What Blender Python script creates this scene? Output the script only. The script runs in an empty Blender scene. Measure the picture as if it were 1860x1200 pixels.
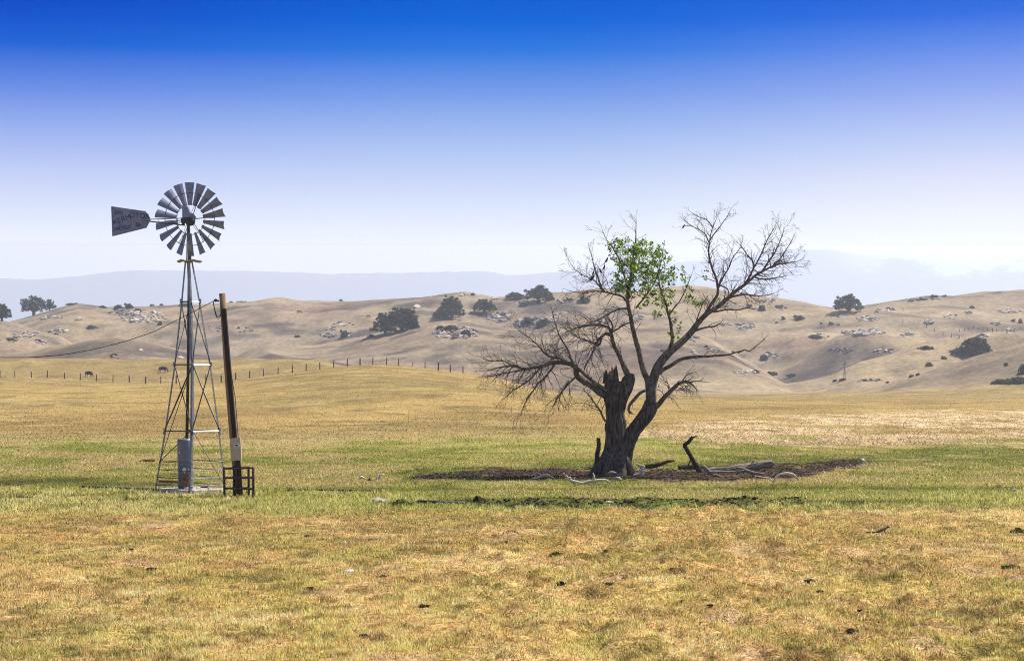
import bpy, bmesh, math, random
import numpy as np
from mathutils import Vector, Matrix, noise as mnoise

sc = bpy.context.scene
C = sc.collection
R = math.radians
rnd = random.Random(7)
rng = np.random.default_rng(11)

# ------------------------------------------------------------------ camera
F = 3617.0            # focal length in photograph pixels (1860 wide)
CAMH = 3.62           # camera height above the pasture
HZ = 690.0            # row of the true horizon in the photograph
cd = bpy.data.cameras.new('camera')
cam = bpy.data.objects.new('camera', cd); C.objects.link(cam)
cd.sensor_width = 36.0; cd.lens = 36.0 * F / 1860.0
cd.shift_y = (HZ - 600.0) / 1860.0
cd.clip_start = 0.5; cd.clip_end = 60000.0
cam.location = (0, 0, CAMH); cam.rotation_euler = (R(90), 0, 0)
sc.camera = cam

# ------------------------------------------------------------------ exposure, sky, sun
sc.view_settings.view_transform = 'Standard'
sc.view_settings.look = 'None'
sc.view_settings.exposure = 0.6
sc.view_settings.gamma = 1.0
EXPO = 2 ** 0.6
SUN_EL, SUN_AZ = 52.0, 55.0        # azimuth measured from +Y (view direction) to the right
w = bpy.data.worlds.new('World'); sc.world = w; w.use_nodes = True
nt = w.node_tree; nt.nodes.clear()
def N(t, kind, **kw):
    n = t.nodes.new(kind)
    for k, v in kw.items(): setattr(n, k, v)
    return n
out = N(nt, 'ShaderNodeOutputWorld'); bg = N(nt, 'ShaderNodeBackground')
bg.inputs['Strength'].default_value = 0.1
sky = N(nt, 'ShaderNodeTexSky', sky_type='NISHITA', sun_disc=False)
sky.sun_elevation = R(SUN_EL); sky.sun_rotation = R(SUN_AZ)
sky.altitude = 200; sky.air_density = 1.0; sky.dust_density = 1.0; sky.ozone_density = 2.0
tc = N(nt, 'ShaderNodeTexCoord'); sep = N(nt, 'ShaderNodeSeparateXYZ')
nt.links.new(tc.outputs['Generated'], sep.inputs[0])
def s2l(c):
    return tuple(((v/255)/12.92 if v/255 <= .04045 else ((v/255+.055)/1.055)**2.4) for v in c)
def ramp(t, stops, interp='EASE'):
    r = N(t, 'ShaderNodeValToRGB'); e = r.color_ramp.elements
    r.color_ramp.interpolation = interp
    while len(e) > 1: e.remove(e[-1])
    e[0].position = stops[0][0]; e[0].color = (*stops[0][1], 1)
    for p, c in stops[1:]:
        k = e.new(p); k.color = (*c, 1)
    return r
def el(py):
    py = py if py > 430 or py < 60 else py - 16
    return math.sin(math.atan((HZ - py) / F)) / 0.25      # 0..1 over the low sky
mr = N(nt, 'ShaderNodeMapRange'); mr.inputs['From Min'].default_value = 0; mr.inputs['From Max'].default_value = 0.25
nt.links.new(sep.outputs['Z'], mr.inputs['Value'])
SKY = [(620, (247, 250, 255)), (444, (247, 250, 255)), (434, (241, 247, 255)), (410, (226, 235, 254)), (350, (203, 217, 249)), (270, (166, 192, 243)),
       (190, (120, 158, 235)), (110, (44, 122, 226)), (40, (0, 102, 220)), (0, (0, 95, 214)), (-90, (0, 74, 185))]
cen = ramp(nt, [(el(p), s2l(c)) for p, c in SKY], 'LINEAR')
SKYL = [(620, (243, 246, 255)), (444, (243, 246, 255)), (434, (237, 243, 255)), (410, (222, 230, 253)), (350, (199, 211, 248)), (270, (158, 180, 241)),
        (190, (104, 142, 230)), (110, (20, 98, 215)), (40, (0, 80, 205)), (0, (0, 70, 196)), (-90, (0, 54, 160))]
lef = ramp(nt, [(el(p), s2l(c)) for p, c in SKYL], 'LINEAR')
SKYR = [(620, (252, 255, 256)), (444, (252, 255, 256)), (434, (248, 252, 256)), (410, (240, 244, 255)), (350, (224, 229, 252)), (270, (188, 204, 248)),
        (190, (148, 172, 242)), (110, (98, 140, 235)), (40, (52, 112, 227)), (0, (38, 102, 222)), (-90, (20, 76, 195))]
rig = ramp(nt, [(el(p), s2l(c)) for p, c in SKYR], 'LINEAR')
for r_ in (cen, lef, rig): nt.links.new(mr.outputs[0], r_.inputs[0])
def mixrgb(t, a, b, f, mode='MIX'):
    m = N(t, 'ShaderNodeMix', data_type='RGBA', blend_type=mode)
    for sock, v in ((m.inputs[0], f), (m.inputs[6], a), (m.inputs[7], b)):
        if hasattr(v, 'is_output'): t.links.new(v, sock)
        elif sock.type == 'VALUE': sock.default_value = v
        else: sock.default_value = (*v[:3], 1)
    return m.outputs[2]
def mapr(t, v, a, b, c=0.0, d=1.0, smooth=True):
    m = N(t, 'ShaderNodeMapRange')
    if smooth: m.interpolation_type = 'SMOOTHSTEP'
    t.links.new(v, m.inputs['Value'])
    for k, x in (('From Min', a), ('From Max', b), ('To Min', c), ('To Max', d)): m.inputs[k].default_value = x
    return m.outputs[0]
fl = mapr(nt, sep.outputs['X'], 0.0, -0.26); fr = mapr(nt, sep.outputs['X'], 0.0, 0.26)
low = mixrgb(nt, cen.outputs[0], lef.outputs[0], fl)
low = mixrgb(nt, low, rig.outputs[0], fr)
def zof(py): return (HZ - py) / F
# added bright band low in the forward sky evens out the haze lid's edge (elevation measured along the valley)
zy = N(nt, 'ShaderNodeMath', operation='DIVIDE'); nt.links.new(sep.outputs['Z'], zy.inputs[0]); nt.links.new(sep.outputs['Y'], zy.inputs[1])
glow = mapr(nt, zy.outputs[0], zof(445.4), zof(447.4), 0.0, 1.0)
gy = N(nt, 'ShaderNodeMath', operation='MULTIPLY'); nt.links.new(glow, gy.inputs[0]); nt.links.new(mapr(nt, sep.outputs['Y'], .7, .93), gy.inputs[1])
gcol = mixrgb(nt, (1.02, .66, .05), (1.2, .8, .08), fr)
low = mixrgb(nt, low, gcol, gy.outputs[0], 'ADD')
sk = N(nt, 'ShaderNodeVectorMath', operation='SCALE'); sk.inputs['Scale'].default_value = 10.0 / EXPO
nt.links.new(low, sk.inputs[0])
hi = mapr(nt, sep.outputs['Z'], 0.24, 0.5)
full = mixrgb(nt, sk.outputs[0], sky.outputs[0], hi)
nt.links.new(full, bg.inputs['Color']); nt.links.new(bg.outputs[0], out.inputs['Surface'])

sl = bpy.data.lights.new('sun', 'SUN'); sun = bpy.data.objects.new('sun', sl); C.objects.link(sun)
sl.energy = 5.0; sl.angle = R(0.5); sl.color = (1.0, 0.955, 0.88)
sd = Vector((math.sin(R(SUN_AZ)) * math.cos(R(SUN_EL)), math.cos(R(SUN_AZ)) * math.cos(R(SUN_EL)), math.sin(R(SUN_EL))))
sun.rotation_euler = sd.to_track_quat('Z', 'Y').to_euler(); sun.location = (30, 30, 60)
sc.cycles.volume_bounces = 1
sc.cycles.max_bounces = 8
sc.cycles.denoising_prefilter = 'NONE'
sc.cycles.pixel_filter_type = 'BLACKMAN_HARRIS'
sc.cycles.filter_width = 1.05

# ------------------------------------------------------------------ helpers
def P(px, py, Y):
    return Vector(((px - 930.0) / F * Y, Y, CAMH - (py - HZ) / F * Y))

def tag(o, label=None, cat=None, group=None, kind=None):
    if label: o['label'] = label
    if cat: o['category'] = cat
    if group: o['group'] = group
    if kind: o['kind'] = kind
    return o
def thing(name, label, cat, loc=(0, 0, 0), rz=0.0, group=None):
    o = bpy.data.objects.new(name, None); C.objects.link(o)
    o.empty_display_size = 0.3
    o.location = loc; o.rotation_euler = (0, 0, rz)
    return tag(o, label, cat, group)

class MB:
    """collects shapes into one mesh"""
    def __init__(s): s.v = []; s.f = []
    def add(s, vs, fs):
        n = len(s.v); s.v.extend([tuple(v) for v in vs]); s.f.extend([tuple(i + n for i in f) for f in fs])
    def box(s, c, d, rot=None):
        c = Vector(c); vs = []
        for x in (-.5, .5):
            for y in (-.5, .5):
                for z in (-.5, .5):
                    q = Vector((x * d[0], y * d[1], z * d[2]))
                    if rot is not None: q = rot @ q
                    vs.append(c + q)
        s.add(vs, [(0, 1, 3, 2), (4, 6, 7, 5), (0, 4, 5, 1), (2, 3, 7, 6), (0, 2, 6, 4), (1, 5, 7, 3)])
    def tube(s, pts, rad, n=6, cap=True, fn=None):
        pts = [Vector(p) for p in pts]
        m = len(pts)
        if not hasattr(rad, '__len__'): rad = [rad] * m
        vs = []; fs = []
        t0 = (pts[1] - pts[0]).normalized()
        a = t0.orthogonal().normalized()
        for i in range(m):
            t = (pts[min(i + 1, m - 1)] - pts[max(i - 1, 0)])
            if t.length < 1e-9: t = t0
            t.normalize()
            a = (a - t * a.dot(t))
            if a.length < 1e-6: a = t.orthogonal()
            a.normalize(); b = t.cross(a)
            for k in range(n):
                th = 2 * math.pi * k / n
                r = rad[i] * (fn(th, i) if fn else 1.0)
                vs.append(pts[i] + (a * math.cos(th) + b * math.sin(th)) * r)
            t0 = t
        for i in range(m - 1):
            for k in range(n):
                k2 = (k + 1) % n
                fs.append((i * n + k, i * n + k2, (i + 1) * n + k2, (i + 1) * n + k))
        if cap:
            fs.append(tuple(reversed(range(n)))); fs.append(tuple((m - 1) * n + k for k in range(n)))
        s.add(vs, fs)
    def angle(s, p, q, w=0.05, t=0.006, inward=None):
        """an L-section steel bar from p to q"""
        p = Vector(p); q = Vector(q); d = (q - p).normalized()
        u = Vector(inward) if inward is not None else d.orthogonal()
        u = (u - d * u.dot(d)).normalized(); v = d.cross(u)
        u, v = (u + v).normalized(), (u - v).normalized()
        prof = [(0, 0), (w, 0), (w, t), (t, t), (t, w), (0, w)]
        vs = [p + u * a + v * b for a, b in prof] + [q + u * a + v * b for a, b in prof]
        fs = [(i, (i + 1) % 6, 6 + (i + 1) % 6, 6 + i) for i in range(6)] + [(5, 4, 3, 2, 1, 0), (6, 7, 8, 9, 10, 11)]
        s.add(vs, fs)
    def lathe(s, c, prof, n=24, axis='Z'):
        c = Vector(c); vs = []; fs = []
        for r, z in prof:
            for k in range(n):
                th = 2 * math.pi * k / n
                q = Vector((r * math.cos(th), r * math.sin(th), z))
                if axis == 'Y': q = Vector((q.x, -q.z, q.y))
                vs.append(c + q)
        m = len(prof)
        for i in range(m - 1):
            for k in range(n):
                k2 = (k + 1) % n
                fs.append((i * n + k, i * n + k2, (i + 1) * n + k2, (i + 1) * n + k))
        fs.append(tuple(reversed(range(n)))); fs.append(tuple((m - 1) * n + k for k in range(n)))
        s.add(vs, fs)
    def mesh(s, name, mat, smooth=False):
        me = bpy.data.meshes.new(name); me.from_pydata(s.v, [], s.f); me.update()
        if mat: me.materials.append(mat)
        if smooth: me.polygons.foreach_set('use_smooth', [True] * len(me.polygons))
        return me
    def build(s, name, mat, parent=None, smooth=False):
        o = bpy.data.objects.new(name, s.mesh(name, mat, smooth)); C.objects.link(o)
        if parent is not None: o.parent = parent
        return o

def np_mesh(name, V, Q, mat=None, smooth=False, col=None):
    """fast mesh of quads from numpy arrays; col = linear rgb per vertex"""
    me = bpy.data.meshes.new(name)
    nv, nf = len(V), len(Q); k = Q.shape[1]
    me.vertices.add(nv); me.vertices.foreach_set('co', np.ascontiguousarray(V, dtype=np.float32).ravel())
    me.loops.add(nf * k); me.loops.foreach_set('vertex_index', np.ascontiguousarray(Q, dtype=np.int32).ravel())
    me.polygons.add(nf); me.polygons.foreach_set('loop_start', np.arange(0, nf * k, k, dtype=np.int32))
    me.polygons.foreach_set('loop_total', np.full(nf, k, dtype=np.int32))
    if smooth: me.polygons.foreach_set('use_smooth', np.ones(nf, dtype=bool))
    if col is not None:
        a = me.color_attributes.new('Col', 'FLOAT_COLOR', 'POINT')
        c4 = np.ones((nv, 4), dtype=np.float32); c4[:, :3] = col
        a.data.foreach_set('color', c4.ravel())
    me.update(calc_edges=True)
    if mat: me.materials.append(mat)
    return me

# value noise on numpy arrays
def _h(ix, iy, s):
    n = (ix.astype(np.int64) * 374761393 + iy.astype(np.int64) * 668265263 + s * 1442695041) & 0xffffffff
    n = ((n ^ (n >> 13)) * 1274126177) & 0xffffffff
    n = (n ^ (n >> 16)) & 0xffffff
    return n / float(0xffffff)
def vn(x, y, s=0):
    x = np.asarray(x, dtype=np.float64); y = np.asarray(y, dtype=np.float64)
    ix = np.floor(x); iy = np.floor(y); fx = x - ix; fy = y - iy
    fx = fx * fx * fx * (fx * (fx * 6 - 15) + 10); fy = fy * fy * fy * (fy * (fy * 6 - 15) + 10)
    a = _h(ix, iy, s); b = _h(ix + 1, iy, s); c = _h(ix, iy + 1, s); d = _h(ix + 1, iy + 1, s)
    return (a * (1 - fx) + b * fx) * (1 - fy) + (c * (1 - fx) + d * fx) * fy
def fbm(x, y, o=4, s=0):
    t = 0; a = .5; tot = 0
    x = np.asarray(x, float); y = np.asarray(y, float)
    for i in range(o):
        t = t + a * vn(x, y, s + i * 17); tot += a
        x, y = x * 1.93 + y * .37 + 5.2, y * 1.93 - x * .37 + 1.7; a *= .5
    return t / tot
def sm(a, b, x):
    t = np.clip((np.asarray(x, float) - a) / (b - a), 0, 1); return t * t * (3 - 2 * t)
def mix3(a, b, m):
    a = np.asarray(a, float); b = np.asarray(b, float); return a + (b - a) * np.asarray(m)[..., None]

# ------------------------------------------------------------------ materials
def new_mat(name):
    m = bpy.data.materials.new(name); m.use_nodes = True
    t = m.node_tree; t.nodes.clear()
    o = N(t, 'ShaderNodeOutputMaterial'); b = N(t, 'ShaderNodeBsdfPrincipled')
    t.links.new(b.outputs[0], o.inputs['Surface'])
    b.inputs['Specular IOR Level'].default_value = 0.2
    return m, t, b, o
def noise_tex(t, scale, detail=4, rough=.6, vec=None, stretch=None):
    n = N(t, 'ShaderNodeTexNoise'); n.inputs['Scale'].default_value = scale
    n.inputs['Detail'].default_value = detail; n.inputs['Roughness'].default_value = rough
    if vec is not None:
        if stretch:
            mp = N(t, 'ShaderNodeMapping'); mp.inputs['Scale'].default_value = stretch
            t.links.new(vec, mp.inputs['Vector']); vec = mp.outputs[0]
        t.links.new(vec, n.inputs['Vector'])
    return n.outputs['Fac']
def bump(t, b, h, strength=.5, dist=.02):
    n = N(t, 'ShaderNodeBump'); n.inputs['Strength'].default_value = strength; n.inputs['Distance'].default_value = dist
    t.links.new(h, n.inputs['Height']); t.links.new(n.outputs[0], b.inputs['Normal'])
def surf(name, c1, c2, scale=6, rough=.7, metal=0.0, spec=.2, stretch=None, c3=None, bmp=0.4, bdist=.01, lo=.35, hi=.65):
    """two or three mottled colours broken up by noise, with a fine bump"""
    m, t, b, o = new_mat(name)
    tcn = N(t, 'ShaderNodeTexCoord'); v = tcn.outputs['Object']
    n1 = noise_tex(t, scale, 6, .65, v, stretch)
    col = mixrgb(t, c1, c2, mapr(t, n1, lo, hi))
    if c3:
        n2 = noise_tex(t, scale * .43, 5, .7, v, stretch)
        col = mixrgb(t, col, c3, mapr(t, n2, .55, .68))
    t.links.new(col, b.inputs['Base Color'])
    b.inputs['Roughness'].default_value = rough; b.inputs['Metallic'].default_value = metal
    b.inputs['Specular IOR Level'].default_value = spec
    n3 = noise_tex(t, scale * 4, 4, .6, v, stretch)
    bump(t, b, n3, bmp, bdist)
    return m

# ------------------------------------------------------------------ terrain
def ip(px, prof):
    xs = [p[0] for p in prof]
    return [np.interp(px, xs, [p[k] for p in prof]) for k in range(1, len(prof[0]))]
def zc(py, Y): return CAMH - (py - HZ) / F * Y
RIDGES = [  # distance, front width, back width, crest (column, row)
    (400, 125, 55, [(-900, 682), (0, 687), (120, 692), (240, 694), (400, 694), (500, 680), (600, 668), (690, 662), (771, 668), (841, 676), (900, 684), (960, 700), (1060, 716)]),
    (480, 60, 60, [(-900, 655), (0, 652), (84, 650), (168, 650), (252, 654), (420, 651), (520, 651), (590, 654), (660, 664), (760, 684), (860, 704), (1000, 712)]),
    (560, 48, 26, [(1480, 722), (1600, 704), (1656, 685), (1709, 669), (1763, 649), (1860, 623), (2000, 606), (2300, 600), (2900, 612)]),
    (640, 42, 34, [(1340, 708), (1454, 690), (1510, 676), (1559, 654), (1602, 645), (1669, 630), (1736, 619), (1800, 607), (1860, 600), (2100, 590), (2900, 600)]),
    (620, 70, 45, [(-900, 655), (-60, 652), (0, 643), (92, 620), (157, 609), (210, 608), (280, 617), (350, 634), (440, 648), (520, 664)]),
    (730, 48, 40, [(1300, 690), (1380, 680), (1419, 667), (1467, 642), (1521, 620), (1575, 611), (1620, 608), (1656, 611), (1720, 618), (1800, 640), (1900, 660)]),
    (730, 95, 80, [(380, 660), (450, 640), (560, 628), (640, 618), (700, 607), (760, 598), (830, 590), (900, 588), (1000, 590), (1100, 585), (1200, 590), (1300, 618), (1380, 660)]),
    (800, 50, 45, [(1240, 640), (1307, 628), (1360, 620), (1414, 612), (1467, 603), (1510, 600), (1580, 606), (1650, 640)]),
    (780, 70, 90, [(-900, 590), (-100, 575), (0, 568), (30, 572), (60, 585), (110, 600), (180, 640)]),
    (860, 85, 70, [(1200, 600), (1300, 585), (1427, 577), (1510, 566), (1545, 566), (1590, 563), (1640, 568), (1760, 580), (1900, 600)]),
    (960, 150, 260, [(-900, 600), (-200, 590), (0, 590), (50, 572), (73, 565), (112, 554), (140, 549), (196, 556), (224, 557), (280, 554), (363, 556), (420, 547), (486, 543), (500, 543), (554, 547),
        (581, 547), (620, 544), (669, 541), (729, 540), (807, 535), (840, 534), (861, 538), (900, 545), (958, 539), (1012, 532), (1049, 530), (1090, 527),
        (1205, 519), (1287, 521), (1335, 529), (1397, 540), (1433, 547), (1480, 557), (1510, 562), (1572, 556), (1629, 547), (1696, 539), (1790, 532), (1860, 533), (2100, 540), (2900, 580)]),
]
def height(X, Y, crest=False):
    X = np.asarray(X, float); Y = np.asarray(Y, float)
    Yc = np.maximum(Y, 60.0)
    px = 930 + F * X / Yc
    wx = X + 26 * (fbm(X / 90, Y / 90, 3, 5) - .5); 
    acc = np.zeros_like(Yc); K = 6.0; cr = np.zeros_like(Yc)
    for i, (Y0, wf, wb, prof) in enumerate(RIDGES):
        Yk = Y0 + (70 * (fbm(X / 130 + i * 7.1, X * 0 + i, 2, 3) - .5) if i > 1 else 0)
        c = np.maximum(zc(ip(px, prof)[0], Yk), 0)
        lo_, hi_ = prof[0][0], prof[-1][0]
        c = c * sm(lo_ - 90, lo_ + 10, px) * (1 - sm(hi_ - 10, hi_ + 90, px))
        wd = np.where(Y < Yk, wf, wb)
        z = c * np.exp(-((Y - Yk) / wd) ** 2)
        acc = acc + z ** K
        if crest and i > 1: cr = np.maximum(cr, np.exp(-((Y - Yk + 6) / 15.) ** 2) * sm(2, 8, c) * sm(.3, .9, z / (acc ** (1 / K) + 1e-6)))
    z = acc ** (1 / K)
    hill = sm(470, 640, Y) * (1 - sm(1400, 2200, Y))
    g = 1 - np.abs(2 * fbm(X / 80 + Y / 190 + 3, Y / 170 - X / 400, 3, 31) - 1)          # gully lines
    z = z + hill * (3.6 * (fbm(X / 42 + Y / 160, Y / 70, 4, 8) - .5) + 7.0 * (g - .8) + .7 * (fbm(X / 9, Y / 12, 3, 77) - .5))
    fld = sm(100, 260, Y) * (1 - hill)
    z = z + fld * .9 * (fbm(X / 30, Y / 60, 3, 12) - .5)
    near = 1 - sm(110, 300, Y)
    z = z + near * (.05 * (fbm(X / 5, Y / 5, 3, 21) - .5) + .014 * (fbm(X / .9, Y / .9, 2, 22) - .5))
    z = z - near * .45 * sm(52, 45, Y) * (fbm(X / 14, Y / 14, 2, 2) - .5)
    # the low trampled ditch in front of the tree
    pyf = HZ + 13094 / Yc
    dm = sm(850, 900, px) * (1 - sm(1440, 1500, px)) * sm(903, 908, pyf) * (1 - sm(919, 923, pyf))
    z = z + dm * near * .42 * (fbm(X / .55, Y / .8, 3, 40) - .52)
    return (z, cr) if crest else z
YS = np.concatenate([np.arange(14, 130, .4), np.geomspace(130, 9000, 1600)])
def ground_at(px, py):
    """the first point of the terrain a ray through (column, row) meets"""
    X = (px - 930) / F * YS; z = height(X, YS)
    r = HZ - (z - CAMH) * F / YS
    k = np.argmax(r <= py)
    if r[k] > py: k = int(np.argmin(np.abs(r - py)))
    return Vector((X[k], YS[k], z[k]))
def gz(X, Y): return float(height(np.array([X]), np.array([Y]))[0])

# ------------------------------------------------------------------ what grows where
GOLD = (.46, .345, .150); GOLD2 = (.37, .265, .108); PALE = (.56, .445, .22); GREEN = (.165, .175, .05); YGREEN = (.345, .31, .095)
DKGREEN = (.085, .105, .018); SOIL = (.058, .038, .027); BARE = (.30, .215, .145); STRAW = (.66, .50, .285); UMBER = (.22, .145, .07)
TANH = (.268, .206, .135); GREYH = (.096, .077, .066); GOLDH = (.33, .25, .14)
BSOIL = [(700, 869, 869), (745, 867, 870), (850, 855, 871), (1000, 850, 872), (1110, 848, 873), (1250, 849, 874), (1340, 846, 872), (1450, 842, 866), (1560, 832, 846), (1610, 834, 836)]
BFRINGE = [(640, 866, 868), (760, 850, 866), (900, 846, 856), (1000, 842, 851), (1250, 836, 850), (1450, 826, 844), (1600, 820, 846), (1860, 808, 834), (2200, 800, 830)]
BLEFT = [(-300, 868, 886), (0, 868, 885), (130, 867, 884), (200, 872, 887), (300, 876, 890), (420, 884, 890)]
BDITCH = [(690, 912, 912), (760, 909, 917), (850, 905, 920), (1000, 904, 923), (1200, 905, 923), (1400, 905, 921), (1500, 908, 918), (1640, 909, 917), (1780, 912, 914), (1900, 913, 913)]
BGREEN = [(-900, 800, 925), (0, 798, 925), (450, 806, 926), (700, 800, 926), (1000, 792, 925), (1200, 788, 925), (1860, 802, 922), (2900, 810, 920)]
BTALL = [(-900, 886, 930), (0, 884, 928), (400, 888, 931), (700, 893, 928), (900, 918, 927), (1300, 919, 927), (1860, 884, 921), (2600, 880, 920)]
BSTRAW = [(1100, 788, 788), (1180, 780, 794), (1250, 766, 802), (1400, 756, 808), (1600, 749, 808), (1860, 741, 804), (2600, 738, 800)]
def band(px, py, prof, soft, wob):
    a, b = ip(px, prof)
    p = py + wob
    return sm(a - soft, a + soft, p) * (1 - sm(b - soft, b + soft, p)) * (b - a > 1.2)
def field(X, Y):
    """albedo, grass height factor, grass density of the pasture at world points"""
    X = np.asarray(X, float); Y = np.asarray(Y, float); Yc = np.maximum(Y, 16.)
    px = 930 + F * X / Yc; py = HZ + 13094 / Yc
    big = fbm(X / 9, Y / 16, 4, 1); med = fbm(X / 2.6, Y / 4.5, 4, 2); fine = fbm(X / .7, Y / 1.1, 3, 3); vast = fbm(X / 40, Y / 70, 3, 4)
    wob = 14 * (med - .5) * sm(60, 90, py - 700) + 9 * (fine - .5)
    c = mix3(GOLD, GOLD2, sm(.40, .66, big * .6 + med * .4))
    c = mix3(c, PALE, sm(.52, .68, fbm(X / 2.2 + 30, Y / 3.6, 4, 9)) * .6)
    nearf = sm(46, 26, Y)
    pat = fbm(X / 1.3 + 3, Y / 2.4, 4, 16)
    c = mix3(c, GREEN, sm(.47, .62, .35 * big + .35 * pat + .30 * fine + .035 * nearf) * (.5 + .2 * nearf))
    c = mix3(c, YGREEN, sm(.50, .62, fbm(X / .9 + 9, Y / 1.6, 4, 15)) * .5)
    h = .85 + .5 * (fine - .5); d = np.ones_like(Yc)
    bare = sm(.66, .74, fbm(X / 1.5 + 50, Y / 1.9, 5, 6)) * sm(58, 48, Y)
    c = mix3(c, BARE, bare * .6); d = d * (1 - .4 * bare); h = h * (1 - .4 * bare)
    sp_ = sm(.60, .70, fbm(X / .38, Y / .55, 3, 64)) * sm(60, 54, Y); c = mix3(c, c * np.array([.56, .58, .52]), sp_)
    um = sm(.60, .70, fbm(X / 1.8 + 80, Y / 1.5, 4, 61)) * sm(60, 54, Y)
    c = mix3(c, UMBER, um * .4)
    ng = sm(59, 55, Y); c = c * (1 + ng[..., None] * np.array([.47, .34, .20]))
    # far, uniform golden pasture
    far = sm(105, 150, Y)
    cf = mix3((.37, .262, .108), (.29, .20, .085), sm(.42, .62, fbm(X / 16, Y / 40, 4, 33)))
    cf = mix3(cf, (.235, .19, .085), sm(.5, .68, fbm(X / 22 + 4, Y / 50, 4, 35)) * .5)
    cf = mix3(cf, (.25, .19, .10), sm(300, 420, Y) * .6)
    cf = mix3(cf, (.17, .125, .062), sm(.57, .66, fbm(X / 5, Y / 7, 4, 37)) * .55); cf = mix3(cf, (.46, .34, .15), sm(.58, .68, fbm(X / 6 + 20, Y / 8, 4, 38)) * .5)
    cf = cf * np.array([.90, .87, .76])
    c = mix3(c, cf, far)
    g = band(px, py, BGREEN, 7, 1.6 * wob)
    rich = sm(560, 720, px) * (1 - sm(1250, 1420, px)) * sm(785, 800, py) * (1 - sm(846, 858, py))
    front = sm(360, 480, px) * sm(872, 880, py)
    gc = mix3(mix3(YGREEN, (.315, .315, .075), np.maximum(rich * .7, front)), (.22, .235, .045), sm(.40, .62, med)); gc = mix3(gc, (.40, .36, .11), sm(.5, .66, big))
    gc = mix3(gc, GOLD, sm(.46, .60, fbm(X / 3 + 2, Y / 6, 4, 45)) * (.7 - .3 * rich - .3 * front))
    c = mix3(c, gc, g * np.maximum(.60 + .35 * sm(.36, .54, vast + .10 * (py > 840)), .92 * front)); h = np.where(g > .5, h * 1.15, h)
    t = band(px, py, BTALL, 4, wob)
    tcol = mix3((.50, .455, .18), (.37, .355, .10), sm(.42, .6, med)); tcol = mix3(tcol, (.20, .22, .04), sm(.6, .7, fbm(X / 1.1, Y / 2, 3, 71)) * .8)
    tcol = mix3(tcol, (.30, .325, .075), .55 * front)
    c = mix3(c, tcol * np.array([1.08, 1.02, .95]), t * .75); h = h * (1 + .5 * t)
    s = band(px, py, BSTRAW, 6, 2 * wob)
    s = s * sm(.34, .50, fbm(X / 3.5 + 4, Y / 9, 4, 51))
    c = mix3(c, mix3(STRAW, (.36, .24, .12), sm(.5, .62, fbm(X / .9, Y / 2.2, 3, 52))), s); h = h * (1 - .55 * s); d = d * (1 - .35 * s)
    f = band(px, py, BFRINGE, 5, wob) * sm(.28, .48, med + .12 * (px > 1250))
    c = mix3(c, mix3((.19, .23, .04), (.10, .125, .022), sm(.4, .6, fine)), f * .75)
    l = band(px, py, BLEFT, 3, .6 * wob) * sm(.36, .5, med + .1 * fine)
    c = mix3(c, mix3(DKGREEN, (.05, .037, .02), sm(.46, .60, fbm(X / 1.6, Y / 2.4, 3, 63))), l * .75); d = d * (1 - .35 * l); h = h * (1 - .35 * l)
    so = band(px, py, BSOIL, 4.0, 1.3 * wob + 15 * (fbm(X / .6, Y / 1.0, 3, 67) - .5))
    c = mix3(c, SOIL, so); d = d * (1 - .93 * so); h = h * (1 - .4 * so)
    di = band(px, py, BDITCH, 2.5, .7 * wob) * sm(.30, .42, med * .5 + fine * .5)
    c = mix3(c, mix3((.04, .042, .016), (.12, .145, .03), sm(.38, .56, fine)), di * .95); d = d * (1 - .38 * di); h = h * (1 - .35 * di)
    return c, h, d
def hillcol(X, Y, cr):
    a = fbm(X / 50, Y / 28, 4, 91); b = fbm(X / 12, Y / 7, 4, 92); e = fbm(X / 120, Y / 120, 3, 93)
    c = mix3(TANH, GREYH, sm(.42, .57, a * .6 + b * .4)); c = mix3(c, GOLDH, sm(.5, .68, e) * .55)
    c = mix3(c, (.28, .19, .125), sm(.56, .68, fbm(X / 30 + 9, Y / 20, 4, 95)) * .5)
    c = mix3(c, (.37, .28, .17), cr * .65 * sm(.3, .6, b + .15))  # sunlit fold crests put into the albedo as paler gold
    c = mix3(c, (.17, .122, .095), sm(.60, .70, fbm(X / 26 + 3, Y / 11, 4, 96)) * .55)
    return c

def ground_material(name, bscale, lo=.52, hi=1.44):
    m, t, b, o = new_mat(name)
    at = N(t, 'ShaderNodeAttribute'); at.attribute_name = 'Col'
    tcn = N(t, 'ShaderNodeTexCoord'); v = tcn.outputs['Object']
    f1 = noise_tex(t, bscale, 6, .7, v); f2 = noise_tex(t, bscale * .18, 5, .65, v, (1, .6, 1))
    k = N(t, 'ShaderNodeMath', operation='MULTIPLY')
    t.links.new(mapr(t, f1, .3, .7, lo, hi), k.inputs[0]); t.links.new(mapr(t, f2, .3, .7, .82, 1.16), k.inputs[1])
    if bscale > 2:                                            # thatch and crumbs between the blades
        f3 = noise_tex(t, 24, 3, .6, v); k3 = N(t, 'ShaderNodeMath', operation='MULTIPLY')
        t.links.new(k.outputs[0], k3.inputs[0]); t.links.new(mapr(t, f3, .36, .64, .45, 1.5), k3.inputs[1]); k = k3
    vs = N(t, 'ShaderNodeVectorMath', operation='SCALE')
    t.links.new(at.outputs['Color'], vs.inputs[0]); t.links.new(k.outputs[0], vs.inputs['Scale'])
    t.links.new(vs.outputs[0], b.inputs['Base Color']); b.inputs['Roughness'].default_value = 1; b.inputs['Specular IOR Level'].default_value = 0
    bump(t, b, f1, .5, .12 / bscale)
    return m

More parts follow.
